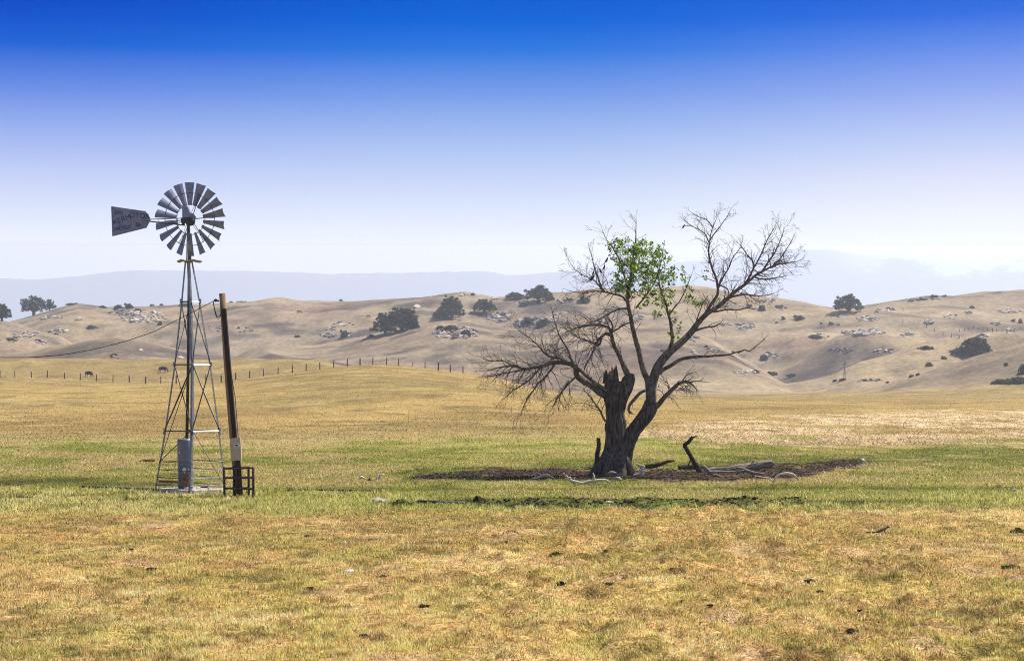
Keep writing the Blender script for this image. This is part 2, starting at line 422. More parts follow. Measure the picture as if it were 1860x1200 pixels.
us = np.unique(np.concatenate([np.arange(-1100, -100, 40), np.arange(-100, 1961, 6), np.arange(1980, 2980, 40)])).astype(float)
ys = np.concatenate([np.arange(-60, 14, 6), np.geomspace(14, 1500, 800), np.geomspace(1540, 9600, 24)])
U, YY = np.meshgrid(us, ys)
XX = (U - 930) / F * np.maximum(np.sqrt(YY ** 2 + 900) , YY)
# keep true columns beyond the near strip so ridges stay where they stand
XX = np.where(YY > 60, (U - 930) / F * np.sqrt(YY ** 2 + 900), XX)
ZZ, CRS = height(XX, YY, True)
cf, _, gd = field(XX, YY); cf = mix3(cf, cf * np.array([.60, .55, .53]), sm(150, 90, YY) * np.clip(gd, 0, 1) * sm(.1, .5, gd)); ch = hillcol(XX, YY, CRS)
PXX = 930 + F * XX / np.maximum(YY, 60)
ysp = np.interp(PXX, [-900, 540, 660, 840, 1000, 1200, 1500, 1860, 2900], [505, 505, 425, 420, 500, 500, 500, 505, 505])
jag = 30 * (fbm(XX / 25, YY * 0, 3, 99) - .5)
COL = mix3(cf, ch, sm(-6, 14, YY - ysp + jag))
nr, nc = U.shape
idx = np.arange(nr * nc).reshape(nr, nc)
Q = np.stack([idx[:-1, :-1], idx[:-1, 1:], idx[1:, 1:], idx[1:, :-1]], -1).reshape(-1, 4)
V = np.stack([XX, YY, ZZ], -1).reshape(-1, 3); CC = COL.reshape(-1, 3)
ish = (YY - ysp)[:-1, :-1].reshape(-1) > 0
def submesh(name, sel, mat):
    q = Q[sel]; u, inv = np.unique(q, return_inverse=True)
    o = bpy.data.objects.new(name, np_mesh(name, V[u], inv.reshape(-1, 4), mat, True, CC[u])); C.objects.link(o)
    return tag(o, kind='structure')
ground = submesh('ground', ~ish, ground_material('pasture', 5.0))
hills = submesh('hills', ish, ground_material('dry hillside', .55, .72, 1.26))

# distant mountains, 12 to 16 km away
def mountain(name, rows, crest, Y0, wf, wb, mat, seed, rough):
    u = np.arange(-900, 2800, 9.); y = np.linspace(*rows, 60)
    U2, Y2 = np.meshgrid(u, y); X2 = (U2 - 930) / F * Y2
    c = zc(ip(U2, crest)[0] - 1.5 * (fbm(U2 / 14, U2 * 0, 3, seed + 3) - .5) * 2, Y0)
    sh = np.exp(-((Y2 - Y0) / np.where(Y2 < Y0, wf, wb)) ** 2)
    z = c * sh - rough * (1 - sh) * (fbm(X2 / 900, Y2 / 900, 5, seed) - .3) * sm(0, .4, sh) * 1.2
    i2 = np.arange(U2.size).reshape(U2.shape)
    q = np.stack([i2[:-1, :-1], i2[:-1, 1:], i2[1:, 1:], i2[1:, :-1]], -1).reshape(-1, 4)
    o = bpy.data.objects.new(name, np_mesh(name, np.stack([X2, Y2, z - 2], -1).reshape(-1, 3), q, mat, True)); C.objects.link(o)
    return tag(o, kind='structure')
mm, t_, b_, o_ = new_mat('far forest'); 
v_ = N(t_, 'ShaderNodeTexCoord').outputs['Object']
t_.links.new(mixrgb(t_, (.02, .03, .03), (.20, .19, .16), noise_tex(t_, .004, 5, .6, v_)), b_.inputs['Base Color']); b_.inputs['Roughness'].default_value = 1; b_.inputs['Specular IOR Level'].default_value = 0
sm_, t_, b_, o_ = new_mat('far snow')
v_ = N(t_, 'ShaderNodeTexCoord').outputs['Object']; sp = N(t_, 'ShaderNodeSeparateXYZ'); t_.links.new(v_, sp.inputs[0])
nf = noise_tex(t_, .0016, 6, .7, v_); ad = N(t_, 'ShaderNodeMath', operation='MULTIPLY_ADD'); ad.inputs[1].default_value = 900.
t_.links.new(nf, ad.inputs[0]); t_.links.new(sp.outputs['Z'], ad.inputs[2])
ax = mapr(t_, sp.outputs['X'], 2000, 2900)
sn = N(t_, 'ShaderNodeMath', operation='MULTIPLY'); t_.links.new(mapr(t_, ad.outputs[0], 1170, 1260), sn.inputs[0]); t_.links.new(ax, sn.inputs[1])
t_.links.new(mixrgb(t_, (.025, .03, .035), (.9, .92, .95), sn.outputs[0]), b_.inputs['Base Color']); b_.inputs['Roughness'].default_value = 1
mountain('mountains', (9700, 12500), [(-900, 520), (0, 505), (60, 507), (120, 503), (195, 495), (240, 490), (330, 491), (440, 491), (540, 494), (600, 497), (700, 495), (800, 493), (880, 492), (922, 499), (966, 497),
    (1032, 493), (1100, 496), (1200, 505), (1400, 530), (1700, 600), (2800, 640)], 11000, 800, 700, mm, 200, 260)
mountain('mountains', (12700, 16000), [(-900, 640), (600, 580), (900, 520), (1032, 494), (1100, 487), (1200, 480), (1300, 470), (1400, 458), (1460, 453), (1500, 453), (1545, 459), (1566, 463), (1600, 464), (1650, 462), (1700, 458), (1740, 461), (1800, 467), (1860, 464), (2100, 470), (2800, 480)],
    14000, 900, 800, sm_, 300, 420)

# the air: one closed box of thin haze around everything
hz = MB(); HB = [(x, y, z) for y in (-80, 16100) for x in (-9000, 9000) for z in (-30, 6.7 + .0670 * max(y, 0))]
hz.add(HB, [(0, 2, 3, 1), (4, 5, 7, 6), (0, 1, 5, 4), (2, 6, 7, 3), (0, 4, 6, 2), (1, 3, 7, 5)])
HAZE = hz.build('haze', None); tag(HAZE, kind='stuff')
hm = bpy.data.materials.new('haze'); hm.use_nodes = True; t_ = hm.node_tree; t_.nodes.clear()
o_ = N(t_, 'ShaderNodeOutputMaterial'); pv = N(t_, 'ShaderNodeVolumePrincipled')
pv.inputs['Color'].default_value = (.78, .86, 1, 1); pv.inputs['Density'].default_value = 0.00017; pv.inputs['Anisotropy'].default_value = 0.3
t_.links.new(pv.outputs[0], o_.inputs['Volume']); HAZE.data.materials.append(hm)

# ------------------------------------------------------------------ grass
def grass_field(n, r0, r1, px0, px1, hmin, hmax, wpx, seed, power=1.0, jitter=.5, con=1.0):
    g = np.random.default_rng(seed)
    py = r0 + (r1 - r0) * g.random(n) ** power
    Y = 13094 / (py - HZ); px = px0 + (px1 - px0) * g.random(n)
    X = (px - 930) / F * Y
    c, h, d = field(X, Y)
    clump = fbm(X / .22, Y / .30, 2, 55)
    keep = g.random(n) < d * sm(.28, .62, clump + .06)
    X, Y, c, h, clump = X[keep], Y[keep], c[keep], h[keep], clump[keep]; n = len(X)
    z = height(X, Y)
    H = (hmin + (hmax - hmin) * g.random(n) ** 1.6) * h * (.6 + .9 * clump)
    W = np.maximum(.004, wpx * Y / 1991.) * (.6 + .8 * g.random(n))
    th = g.random(n) * 2 * np.pi; lean = jitter * g.random(n) ** .8 * 1.3; la = g.random(n) * 2 * np.pi
    dx, dy = np.cos(th) * W / 2, np.sin(th) * W / 2
    lx, ly = np.cos(la) * np.sin(lean) * H, np.sin(la) * np.sin(lean) * H; hz_ = np.cos(lean) * H
    V = np.empty((n, 6, 3), np.float32)
    V[:, 0] = np.stack([X - dx, Y - dy, z - .01], -1); V[:, 1] = np.stack([X + dx, Y + dy, z - .01], -1)
    mx, my = X + lx * .4, Y + ly * .4; mz = z + hz_ * .6
    V[:, 2] = np.stack([mx + dx * .85, my + dy * .85, mz], -1); V[:, 3] = np.stack([mx - dx * .85, my - dy * .85, mz], -1)
    ex, ey, ez = X + lx * 1.15, Y + ly * 1.15, z + hz_ * .97
    V[:, 4] = np.stack([ex + dx * .2, ey + dy * .2, ez], -1); V[:, 5] = np.stack([ex - dx * .2, ey - dy * .2, ez], -1)
    base = np.arange(n)[:, None] * 6
    Q = np.concatenate([base + [0, 1, 2, 3], base + [3, 2, 4, 5]], 1).reshape(-1, 4)
    tuft = fbm(X / .13, Y / .28, 2, 56)
    k = ((.45 + 1.05 * g.random(n) ** 1.2) * (.50 + .62 * sm(.3, .7, clump) + .42 * sm(.3, .7, tuft)))[:, None]
    k = 1 + (k - 1) * con
    warm = g.random(n)[:, None]
    c = c * k * (1 + (warm - .5) * np.array([.22, 0, -.3]))
    dry = (g.random(n) < .22)[:, None]; c = np.where(dry, c * .5 + np.array([.30, .24, .13]), c)
    dk = (g.random(n) < .20 * con ** 2)[:, None]; c = np.where(dk, c * np.array([.34, .42, .36]), c)
    return V.reshape(-1, 3), Q, np.repeat(np.clip(c * 1.34, 0, .9), 6, axis=0)
m_, t_, b_, o_ = new_mat('grass blades'); t_.nodes.remove(b_)
at = N(t_, 'ShaderNodeAttribute'); at.attribute_name = 'Col'
df = N(t_, 'ShaderNodeBsdfDiffuse'); tr = N(t_, 'ShaderNodeBsdfTranslucent'); mx_ = N(t_, 'ShaderNodeMixShader'); mx_.inputs[0].default_value = .42
t_.links.new(at.outputs['Color'], df.inputs[0]); t_.links.new(at.outputs['Color'], tr.inputs[0])
t_.links.new(df.outputs[0], mx_.inputs[1]); t_.links.new(tr.outputs[0], mx_.inputs[2]); t_.links.new(mx_.outputs[0], o_.inputs['Surface'])
GRASS = m_
parts = [grass_field(760000, 912, 1245, -380, 2240, .025, .095, .60, 1, .92, .75),
         grass_field(330000, 795, 930, -380, 2240, .025, .10, .60, 2, .9, .8),
         grass_field(180000, 712, 800, -380, 2240, .04, .12, .60, 3, .75, .6, .55)]
off = 0; Vs, Qs, Cs = [], [], []
for v, q, c in parts:
    Vs.append(v); Qs.append(q + off); Cs.append(c); off += len(v)
go = bpy.data.objects.new('grass', np_mesh('grass', np.concatenate(Vs), np.concatenate(Qs), GRASS, False, np.concatenate(Cs))); C.objects.link(go)
tag(go, 'short dry golden and green pasture grass covering the field', 'grass', kind='stuff')

# ------------------------------------------------------------------ windmill
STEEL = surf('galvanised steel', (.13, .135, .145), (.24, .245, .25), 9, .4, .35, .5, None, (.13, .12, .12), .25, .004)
STEELW = surf('weathered white steel and sunlit bars', (.33, .33, .32), (.46, .45, .43), 8, .5, .2, .4, None, (.30, .25, .2), .2, .003)
VANE = surf('dull zinc sheet', (.15, .165, .245), (.22, .24, .32), 7, .55, .2, .35, None, (.11, .12, .18), .3, .006)
LETTER = surf('faded black paint', (.025, .03, .06), (.07, .08, .13), 14, .8, 0, .1)
WOOD = surf('old plank', (.26, .18, .10), (.40, .30, .19), 5, .85, 0, .1, (1, 14, 14), None, .6, .01)
RUST = surf('rusted iron', (.16, .065, .03), (.28, .13, .06), 9, .85, .1, .2, None, (.07, .035, .025), .6, .008)
DRUST = surf('dark rusty pipe', (.026, .017, .015), (.055, .034, .028), 12, .8, .1, .2, None, None, .5, .006)
TANKM = surf('grey tank paint', (.12, .14, .19), (.155, .175, .225), 4, .38, 0, .45, None, (.19, .2, .26), .1, .003)
CONC = surf('concrete', (.38, .34, .28), (.52, .47, .40), 5, .9, 0, .1, None, (.24, .2, .15), .6, .01)
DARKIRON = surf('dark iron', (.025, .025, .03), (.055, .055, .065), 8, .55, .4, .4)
PIPEM = surf('blackened pipe and shaded girts', (.018, .018, .022), (.04, .04, .046), 8, .6, .2, .3)
WHITEP = surf('chalky white fittings', (.62, .62, .60), (.75, .75, .72), 9, .6, 0, .3)

WY = 64.6; K = F / WY                                   # 56 photo pixels to a metre
WX = (345.5 - 930) / K
MB_Z = gz(WX, WY)
BASE_A = R(9)
def corner(k, z):
    """tower leg k (0 front, 1 right, 2 back, 3 left) at height z"""
    r = 1.15 + (0.13 - 1.15) * z / 7.45
    a = BASE_A + [-math.pi / 2, 0, math.pi / 2, math.pi][k]
    return Vector((r * math.cos(a) - .05 * z / 7.45 + .105 * math.sin(math.pi * min(max(z, 0), 7.45) / 7.45), r * math.sin(a), z))
def lerp(a, b, t): return a + (b - a) * t

def make_windmill(loc, label, detail=True, scale=1.0):
    thick = 1.0 if detail else 2.2
    t = thing('windmill', label, 'windmill', loc); t.scale = (scale,) * 3
    for k in range(4):
        m = MB(); c = corner(k, 3)
        zs = [-.12, 1.98, 4.12, 6.16, 7.45]
        for z0, z1 in zip(zs[:-1], zs[1:]):
            m.angle(corner(k, z0), corner(k, z1), (.080 if k == 0 else .064) * thick, .010, -Vector((c.x, c.y, 0)))
        if detail:
            for z in (1.98, 4.12, 6.16):                     # splice plates and bolts
                m.box(corner(k, z) + Vector((0, -.012, 0)), (.075, .02, .14))
        m.build('tower_leg', STEEL, t)
    LV = [1.98, 4.12, 6.16]
    for z in LV:
        for k in range(4):
            a, b = corner(k, z), corner((k + 1) % 4, z); m = MB()
            m.angle(a, b, .045, .007, Vector((0, 0, -1))); m.build('girt', STEEL if k in (0, 1) else PIPEM, t)  # left and back girts darker: their shade is put into the material
    if detail:
        for z in (.22, .46, .70, .96):                        # protective rails round the foot
            for k in range(4):
                m = MB(); j = [rnd.uniform(-.012, .012) for _ in range(2)]
                m.tube([corner(k, z + j[0]) * 1.01, lerp(corner(k, z), corner((k + 1) % 4, z), .5) + Vector((0, 0, j[1])), corner((k + 1) % 4, z) * 1.01], .0115, 6)
                m.build('rail', STEELW if k in (0,) else DARKIRON, t)  # front right rails pale, the rest dark: sun and shade set by material
        for lo_, hi_, over in ((1.98, 4.12, .06), (4.12, 6.16, .03)):
            for k in range(4):
                for a, b in ((k, (k + 1) % 4), ((k + 1) % 4, k)):
                    p, q = corner(a, lo_), corner(b, hi_); m = MB()
                    q2 = lerp(p, q, .985); p2 = lerp(p, q, -over)
                    mid = lerp(p2, q2, .5) + Vector((rnd.uniform(-.02, .02), rnd.uniform(-.02, .02), 0))
                    m.tube([p2, mid, q2], .0175 if lo_ < 3 else .0115, 6); m.build('brace', DARKIRON if k != 1 else STEELW, t)  # right face braces paler: sunlight on them is put into the material
        for a, b, z0, z1 in ((3, 0, .9, 4.1), (1, 2, .1, 1.98), (3, 2, .95, 1.98)):
            m = MB(); m.tube([corner(a, z0), lerp(corner(a, z0), corner(b, z1), .97)], .014, 6); m.build('brace', DARKIRON, t)
    m = MB()                                                  # the drop pipe and pump rod
    m.tube([(-.12, .05, 1.5), (-.07, .03, 4), (-.035, 0, 7.5)], [.050, .048, .044], 12)
    m.build('drop_pipe', PIPEM, t, True)
    m = MB(); m.tube([(-.03, -.02, 7.4), (-.07, 0, 8.62)], [.055, .045], 12)
    m.tube([(.03, -.05, 7.4), (.0, -.03, 8.1), (-.03, -.02, 8.7)], .022, 8)
    m.tube([(-.13, .04, 7.4), (-.10, .03, 8.5)], .014, 8)
    m.build('mast', STEEL, t, True)
    if detail:
        for w_, off_, y_ in ((.78, .02, -.22), (.70, -.05, .14)):  # two worn planks of the service platform
            m = MB(); vs = []
            for i in range(7):
                x = (i / 6 - .5) * w_ + off_; zz = 7.44 + .02 * math.sin(i * 2.1 + y_) - (.03 if i in (0, 6) else 0)
                wd = .13 * (.75 + .3 * rnd.random())
                vs += [(x, y_ - wd, zz), (x, y_ + wd, zz), (x, y_ + wd, zz + .045), (x, y_ - wd, zz + .045)]
            fs = [(0, 1, 2, 3), (27, 26, 25, 24)]
            for i in range(6):
                for q in range(4): fs.append((i * 4 + q, (i + 1) * 4 + q, (i + 1) * 4 + (q + 1) % 4, i * 4 + (q + 1) % 4))
            m.add(vs, fs); m.build('platform_plank', WOOD, t)
    HUB = Vector((-.075, 0, 8.83))
    m = MB()                                                  # the gear case under its hood
    m.lathe(HUB + Vector((.10, -.12, -.10)), [(.02, -.14), (.10, -.12), (.15, -.04), (.165, .03), (.15, .10), (.05, .14)], 20)
    m.box(HUB + Vector((-.03, .02, -.06)), (.34, .36, .16)); m.tube([HUB + Vector((0, -.15, 0)), HUB + Vector((0, .52, .03))], .06, 12)
    for q in (-.14, .0, .15): m.lathe(HUB + Vector((q, -.06, -.2)), [(.01, 0), (.05, .0), (.05, .1), (.01, .1)], 10)
    m.build('gear_case', DARKIRON, t)
    m = MB()
    prof = [(-.16, .0), (.24, .0), (.27, .06), (.19, .16), (.09, .18), (.02, .34), (-.04, .42), (-.16, .42)]
    f_ = [HUB + Vector((x, -.16, z)) for x, z in prof]; b2 = [HUB + Vector((x * .92, .16, z)) for x, z in prof]; n = len(prof)
    m.add(f_ + b2, [tuple(range(n)), tuple(reversed(range(n, 2 * n)))] + [(i, n + i, n + (i + 1) % n, (i + 1) % n) for i in range(n)])
    m.build('hood', VANE, t)
    # the wheel, slightly turned away, seen from its lee side
    wh = MB(); WR = Matrix.Rotation(R(-13), 4, 'Z') @ Matrix.Rotation(R(4), 4, 'X')
    WC = HUB + Vector((0, .46, .02))
    def wp(r, a, y=0.): return WC + WR @ Vector((r * math.sin(a), y, r * math.cos(a)))
    ring = lambda r, y, rad: [wp(r, 2 * math.pi * i / 54, y) for i in range(55)]
    wh.tube(ring(.86, -.05, 0), .011, 6, False); wh.tube(ring(.50, .03, 0), .010, 6, False)
    wheel = wh.build('wheel', DARKIRON, t)
    for i in range(6):                                        # paired spokes
        m = MB(); a0 = 2 * math.pi * (i + .42) / 6
        m.tube([wp(.05, a0, .1), wp(.50, a0, .03)], .014, 6)
        for s_ in (-.055, .055): m.tube([wp(.50, a0, .03), wp(.88, a0 + s_, -.05)], .009, 6)
        m.tube([wp(.05, a0, -.16), wp(.86, a0, -.05)], .007, 5)
        m.build('spoke', STEEL if i % 2 else DARKIRON, wheel)
    m = MB(); m.lathe((0, 0, 0), [(.02, -.2), (.10, -.18), (.10, .1), (.02, .14)], 16, 'Y')
    m.v = [tuple(WC + WR @ Vector(v)) for v in m.v]; m.build('hub', DARKIRON, wheel, True)
    for i in range(18):
        m = MB(); a0 = 2 * math.pi * (i + .02) / 18; nu, nv = 6, 5; vs = []
        for u in range(nu):
            r = .46 + (1.20 - .46) * u / (nu - 1)
            wd = .135 + (.315 - .135) * u / (nu - 1)
            tw = R(36 - 8 * u / (nu - 1))
            for v in range(nv):
                q = v / (nv - 1) - .5
                x = q * wd * math.cos(tw); y = q * wd * math.sin(tw) + .10 * wd * (4 * q * q - 1) * 2.2
                c_, s_ = math.cos(a0), math.sin(a0)
                vs.append(WC + WR @ Vector((r * s_ + x * c_, y, r * c_ - x * s_)))
        nn = WR @ Vector((0, .006, 0)); vs2 = [v + nn for v in vs]; L = nu * nv
        fs = []
        for u in range(nu - 1):
            for v in range(nv - 1):
                a, b, c, d = u * nv + v, u * nv + v + 1, (u + 1) * nv + v + 1, (u + 1) * nv + v
                fs += [(a, b, c, d), (L + d, L + c, L + b, L + a)]
        per = [v for v in range(nv)] + [u * nv + nv - 1 for u in range(1, nu)] + [(nu - 1) * nv + v for v in range(nv - 2, -1, -1)] + [u * nv for u in range(nu - 2, 0, -1)]
        for i_ in range(len(per)):
            a, b = per[i_], per[(i_ + 1) % len(per)]; fs.append((a, L + a, L + b, b))
        m.add(vs + vs2, fs); m.build('blade', VANE, wheel)
    if detail:
        # tail boom and lettered vane, folded beside the wheel
        pt = lambda px, py, dy=0.: Vector(((px - 345.5) / K, dy, (893 - py) / K))
        m = MB()
        m.tube([pt(337, 411, -.10), pt(268, 404, -.34)], .020, 8); m.tube([pt(333, 398, -.10), pt(268, 401.5, -.34)], .013, 8)
        m.tube([pt(323, 398.5, -.13), pt(323.5, 409, -.13)], .014, 6); m.tube([pt(291, 400.5, -.26), pt(291, 406, -.26)], .008, 6)
        m.tube([pt(323.5, 408, -.13), pt(334, 403, -.1)], .010, 6)
        m.build('tail_boom', DARKIRON, t)
        out_ = [(207, 378.5), (239, 384), (268.5, 387.3), (276.6, 399), (276.6, 403), (270, 416), (240, 423.5), (209, 431.5)]
        dep = lambda px: -.34 - .05 * (276 - px) / 70
        m = MB(); a_ = [pt(x, y, dep(x)) for x, y in out_]; b_2 = [pt(x, y, dep(x) + .012) for x, y in out_]; n = len(out_)
        m.add(a_ + b_2, [tuple(range(n)), tuple(reversed(range(n, 2 * n)))] + [(i, n + i, n + (i + 1) % n, (i + 1) % n) for i in range(n)])
        # the folded edges and the stiffener on the near side
        for x, y, x2, y2, r_ in ((207, 378.5, 268.5, 387.3, .014), (209, 431.5, 207, 378.5, .014), (209, 431.5, 270, 416, .012), (241, 402.8, 277, 401.5, .022), (241.5, 403, 242, 414, .010)):
            m.tube([pt(x, y, dep(x) - .012), pt(x2, y2, dep(x2) - .012)], r_, 6)
        vane = m.build('tail_vane', VANE, t)
        def word(s_, x, y, hpx, tilt, wscale, gap=0.0):
            cu = bpy.data.curves.new('lettering', 'FONT'); cu.body = s_; cu.size = hpx / K * 1.38; cu.extrude = .0015; cu.space_character = 1.05 + gap
            cu.align_x = 'CENTER'; cu.align_y = 'CENTER'
            ob = bpy.data.objects.new('lettering', cu); C.objects.link(ob)
            dg = bpy.context.evaluated_depsgraph_get(); me = bpy.data.meshes.new_from_object(ob.evaluated_get(dg))
            bpy.data.objects.remove(ob)
            me.materials.clear(); me.materials.append(LETTER)
            yaw = math.atan2(.05, 70 / K)
            M = Matrix.Translation(pt(x, y, dep(x) - .008)) @ Matrix.Rotation(yaw, 4, 'Z') @ Matrix.Rotation(-R(tilt), 4, 'Y') @ Matrix.Rotation(R(90), 4, 'X') @ Matrix.Diagonal((wscale, 1, 1, 1))
            me.transform(M)
            o = bpy.data.objects.new('lettering', me); C.objects.link(o); o.parent = vane
        word('AERM', 225.5, 402.2, 9.5, 20, 1.0); word('OTOR', 257, 395.2, 9.5, -3, .95)
        word('EMI', 220, 390, 7.5, -8, .95); word('CHICAGO', 225, 417.5, 7.5, 8, .72)
        m = MB(); cc = pt(254.5, 411, dep(254.5) - .010)
        m.tube([cc + Vector((.068 * math.sin(i / 24 * 6.2832), 0, .068 * math.cos(i / 24 * 6.2832))) for i in range(25)], .009, 5, False)
        m.tube([cc + Vector((.034 * math.sin(1 + i / 12 * 4.6), 0, .034 * math.cos(1 + i / 12 * 4.6))) for i in range(13)], .007, 5)
        m.build('lettering', LETTER, vane)
    return t
make_windmill((WX, WY, MB_Z), 'tall steel water pumping windmill with a lettered tail vane, standing over the grey tank')
g_ = ground_at(1534, 690)
far_mill = make_windmill(g_, 'tiny far windmill without a tail vane at the foot of the right hand hills', False, 32 / 560 * g_.y / WY * 1.02)
far_mill.rotation_euler.z = R(12)

def pw(px, py, Y, dz=0.0):
    v = P(px, py, Y); v.z += dz; return v
def at_ground(px, py, sink=0.0):
    v = ground_at(px, py); v.z -= sink; return v
GZ = MB_Z
m = MB()                                                      # concrete footing, worn edges
vs = []
rr = [(-1.02, -.02), (-.2, -1.0), (.30, -1.05), (1.06, -.22), (1.1, .1), (.1, 1.0), (-.9, .3)]
for z, s_ in ((-.25, 1.02), (.075, 1.0), (.10, .97)):
    for x, y in rr: vs.append((x * s_, y * s_, z))
n = len(rr); fs = [tuple(reversed(range(n))), tuple(range(2 * n, 3 * n))]
for i in range(2):
    for k in range(n): fs.append((i * n + k, i * n + (k + 1) % n, (i + 1) * n + (k + 1) % n, (i + 1) * n + k))
m.add(vs, fs); o = m.build('concrete_slab', CONC); o.location = (WX, WY, GZ)
tag(o, 'low worn concrete slab under the windmill legs', 'slab')

t = thing('pressure_tank', 'tall grey cylindrical water tank inside the windmill legs', 'tank', (WX - .13, WY - .08, GZ + .10))
m = MB(); m.lathe((0, 0, 0), [(.20, 0), (.245, .01), (.25, .05), (.25, 1.50), (.244, 1.56), (.21, 1.60), (.02, 1.615)], 40)
o = m.build('shell', TANKM, t); o.rotation_euler = (0, R(-1.2), 0)
for p in o.data.polygons: p.use_smooth = len(p.vertices) == 4
m = MB(); m.box((-.165, -.205, 1.16), (.05, .012, .06)); o = m.build('label_plate', WHITEP, t)
m = MB(); m.tube([(-.175, -.2, .02), (-.17, -.215, .72), (-.17, -.2, .78)], .022, 8); m.build('side_pipe', TANKM, t)
t = thing('well_pump', 'rusty squat pump casing with white fittings in front of the tank', 'pump', (WX - .02, WY - .52, GZ + .10))
m = MB(); m.lathe((0, 0, 0), [(.15, 0), (.155, .02), (.13, .03), (.128, .46), (.15, .47), (.15, .50), (.05, .505)], 24); m.build('casing', RUST, t)
for x in (-.08, .10):
    m = MB(); m.lathe((x, -.02, .62), [(.01, -.03), (.062, -.03), (.066, 0), (.062, .03), (.01, .035)], 18, 'Y'); m.tube([(x, 0, .5), (x, 0, .60)], .02, 8); m.build('gauge', WHITEP, t)
m = MB(); m.tube([(.13, -.05, .72), (.3, -.1, .55), (.46, -.15, .36), (.62, -.18, .30), (.98, -.2, .27)], .012, 6); m.build('hose', STEELW, t)
m = MB(); m.tube([(-.06, -.12, .04), (.1, -.14, .03)], .03, 8); m.build('foot_fitting', WHITEP, t)
o = m = MB(); m.tube([(.72, -.9, -.1), (.72, -.9, .3), (.70, -.82, .31)], .018, 8)
o = m.build('riser_pipe', STEELW); o.location = (WX, WY, GZ); tag(o, 'short upright pipe at the right end of the windmill slab', 'pipe')
m = MB(); m.tube([(-1.1, .45, .30), (-.30, .35, .29)], .045, 10); m.tube([(-.30, .35, .30), (-.28, .33, .0)], .045, 10)
o = m.build('outlet_pipe', RUST, None, True); o.location = (WX, WY, GZ); tag(o, 'thick rusty horizontal pipe left of the grey tank, elbowed into the slab', 'pipe')
m = MB(); m.box((.45, .2, .13), (.26, .16, .08)); o = m.build('brick', RUST); o.location = (WX, WY, GZ); o.rotation_euler.z = .1
tag(o, 'reddish block lying on the slab right of the pump', 'brick')
def ground_pipe(pts, r, label, mat):
    m = MB(); q = [at_ground(x, y) + Vector((0, 0, r * .6)) for x, y in pts]
    m.tube(q, r, 8); o = m.build('pipe', mat, None, True); tag(o, label, 'pipe')
ground_pipe([(150, 886.5), (215, 888), (280, 890.5), (345, 893.5)], .045, 'long dark pipe lying in the grass and running left from the windmill foot', DARKIRON)
ground_pipe([(505, 892), (560, 891.5), (620, 892), (680, 893)], .035, 'long dark pipe lying in the grass right of the utility pole', DRUST)
ground_pipe([(760, 913.5), (800, 916), (845, 917.5)], .06, 'dark pipe end sticking out of the grass left of the muddy ditch', DARKIRON)

# ------------------------------------------------------------------ utility pole, cable, guard
POLEB = surf('sunlit brown pole wood', (.20, .125, .065), (.31, .20, .11), 3, .9, 0, .1, (9, 9, .6), (.13, .08, .05), .8, .02)  # the pole's own brown wood colour
POLED = surf('creosoted board', (.012, .010, .010), (.035, .027, .022), 4, .75, 0, .15, (9, 9, .6), None, .8, .02)
BOXM = surf('beige enamel box', (.42, .335, .225), (.49, .395, .27), 3, .6, 0, .3, None, None, .1, .003)
GLASS = surf('meter glass', (.5, .5, .46), (.62, .62, .58), 6, .25, 0, .5)
CABLE = surf('black cable', (.02, .02, .02), (.04, .04, .04), 9, .6, 0, .2)
PY = 62.3; KP = F / PY
pole_o = P(434, 900, PY); pole_o.z = gz(pole_o.x, PY)
t = thing('utility_pole', 'leaning dark wooden utility pole with a beige meter box, right of the windmill', 'pole', pole_o)
def pl(px, py, dy=0.): return Vector(((px - 434) / KP, dy, (900 - py) / KP))
m = MB(); f1 = lambda th, i: 1 + .03 * math.sin(3 * th + i) + .02 * math.sin(7 * th)
pp = [(435.5, 912), (431, 860), (424, 790), (416, 700), (409, 610), (403.5, 533)]
m.tube([pl(*q) for q in pp], [.135, .135, .13, .12, .105, .095], 18, True, f1); m.build('pole', POLEB, t, True)
m = MB(); pp = [(438, 905), (435, 850), (427.5, 793), (419, 700), (411.5, 610), (407.6, 561)]
for a, b in zip(pp[:-1], pp[1:]):
    p, q = pl(*a, -.10), pl(*b, -.10); d = (q - p)
    rot = d.to_track_quat('Z', 'Y').to_matrix(); m.box((p + q) / 2, (.20 if a[1] < 800 else .15, .13, d.length + .002), rot)
m.build('facing_board', POLED, t)
bx = MB(); bt = Matrix.Rotation(R(3.2), 3, 'Y').inverted()
bt = Matrix.Rotation(R(-3.2), 3, 'Y'); bc = pl(430.5, 815.5, -.24)
bx.box(bc, (.33, .14, .70), bt); bx.box(bc + bt @ Vector((.02, -.078, -.17)), (.27, .012, .33), bt); bx.box(bc + bt @ Vector((.07, -.01, .355)), (.17, .13, .02), bt)
bo = bx.build('meter_box', BOXM, t); bv = bo.modifiers.new('edge', 'BEVEL'); bv.width = .012; bv.segments = 2
mc = pl(432.5, 808.5, -.31)
m = MB(); m.lathe(mc, [(.02, .03), (.088, .03), (.092, .0), (.080, -.012), (.074, -.055), (.066, -.066), (.01, -.068)], 24, 'Y'); m.f = [tuple(reversed(f)) for f in m.f]
dial = m.build('meter_dial', GLASS, bo, False)
m = MB(); m.box(mc + Vector((.0, -.0, .014)), (.07, .15, .035)); m.box(mc + Vector((0, 0, -.032)), (.05, .145, .016)); m.build('dial_face', PIPEM, bo)
m = MB(); m.tube([pl(419, 668, -.12), pl(423, 690, -.14), pl(428.5, 722, -.16), pl(434.5, 795, -.2)], .012, 6); m.tube([pl(434.5, 830, -.2), pl(437, 880, -.2), pl(440, 903, -.2)], .014, 6)
m.tube([pl(427, 838, -.2), pl(430, 870, -.22), pl(434, 903, -.2)], .012, 6); m.build('conduit', DRUST, t)
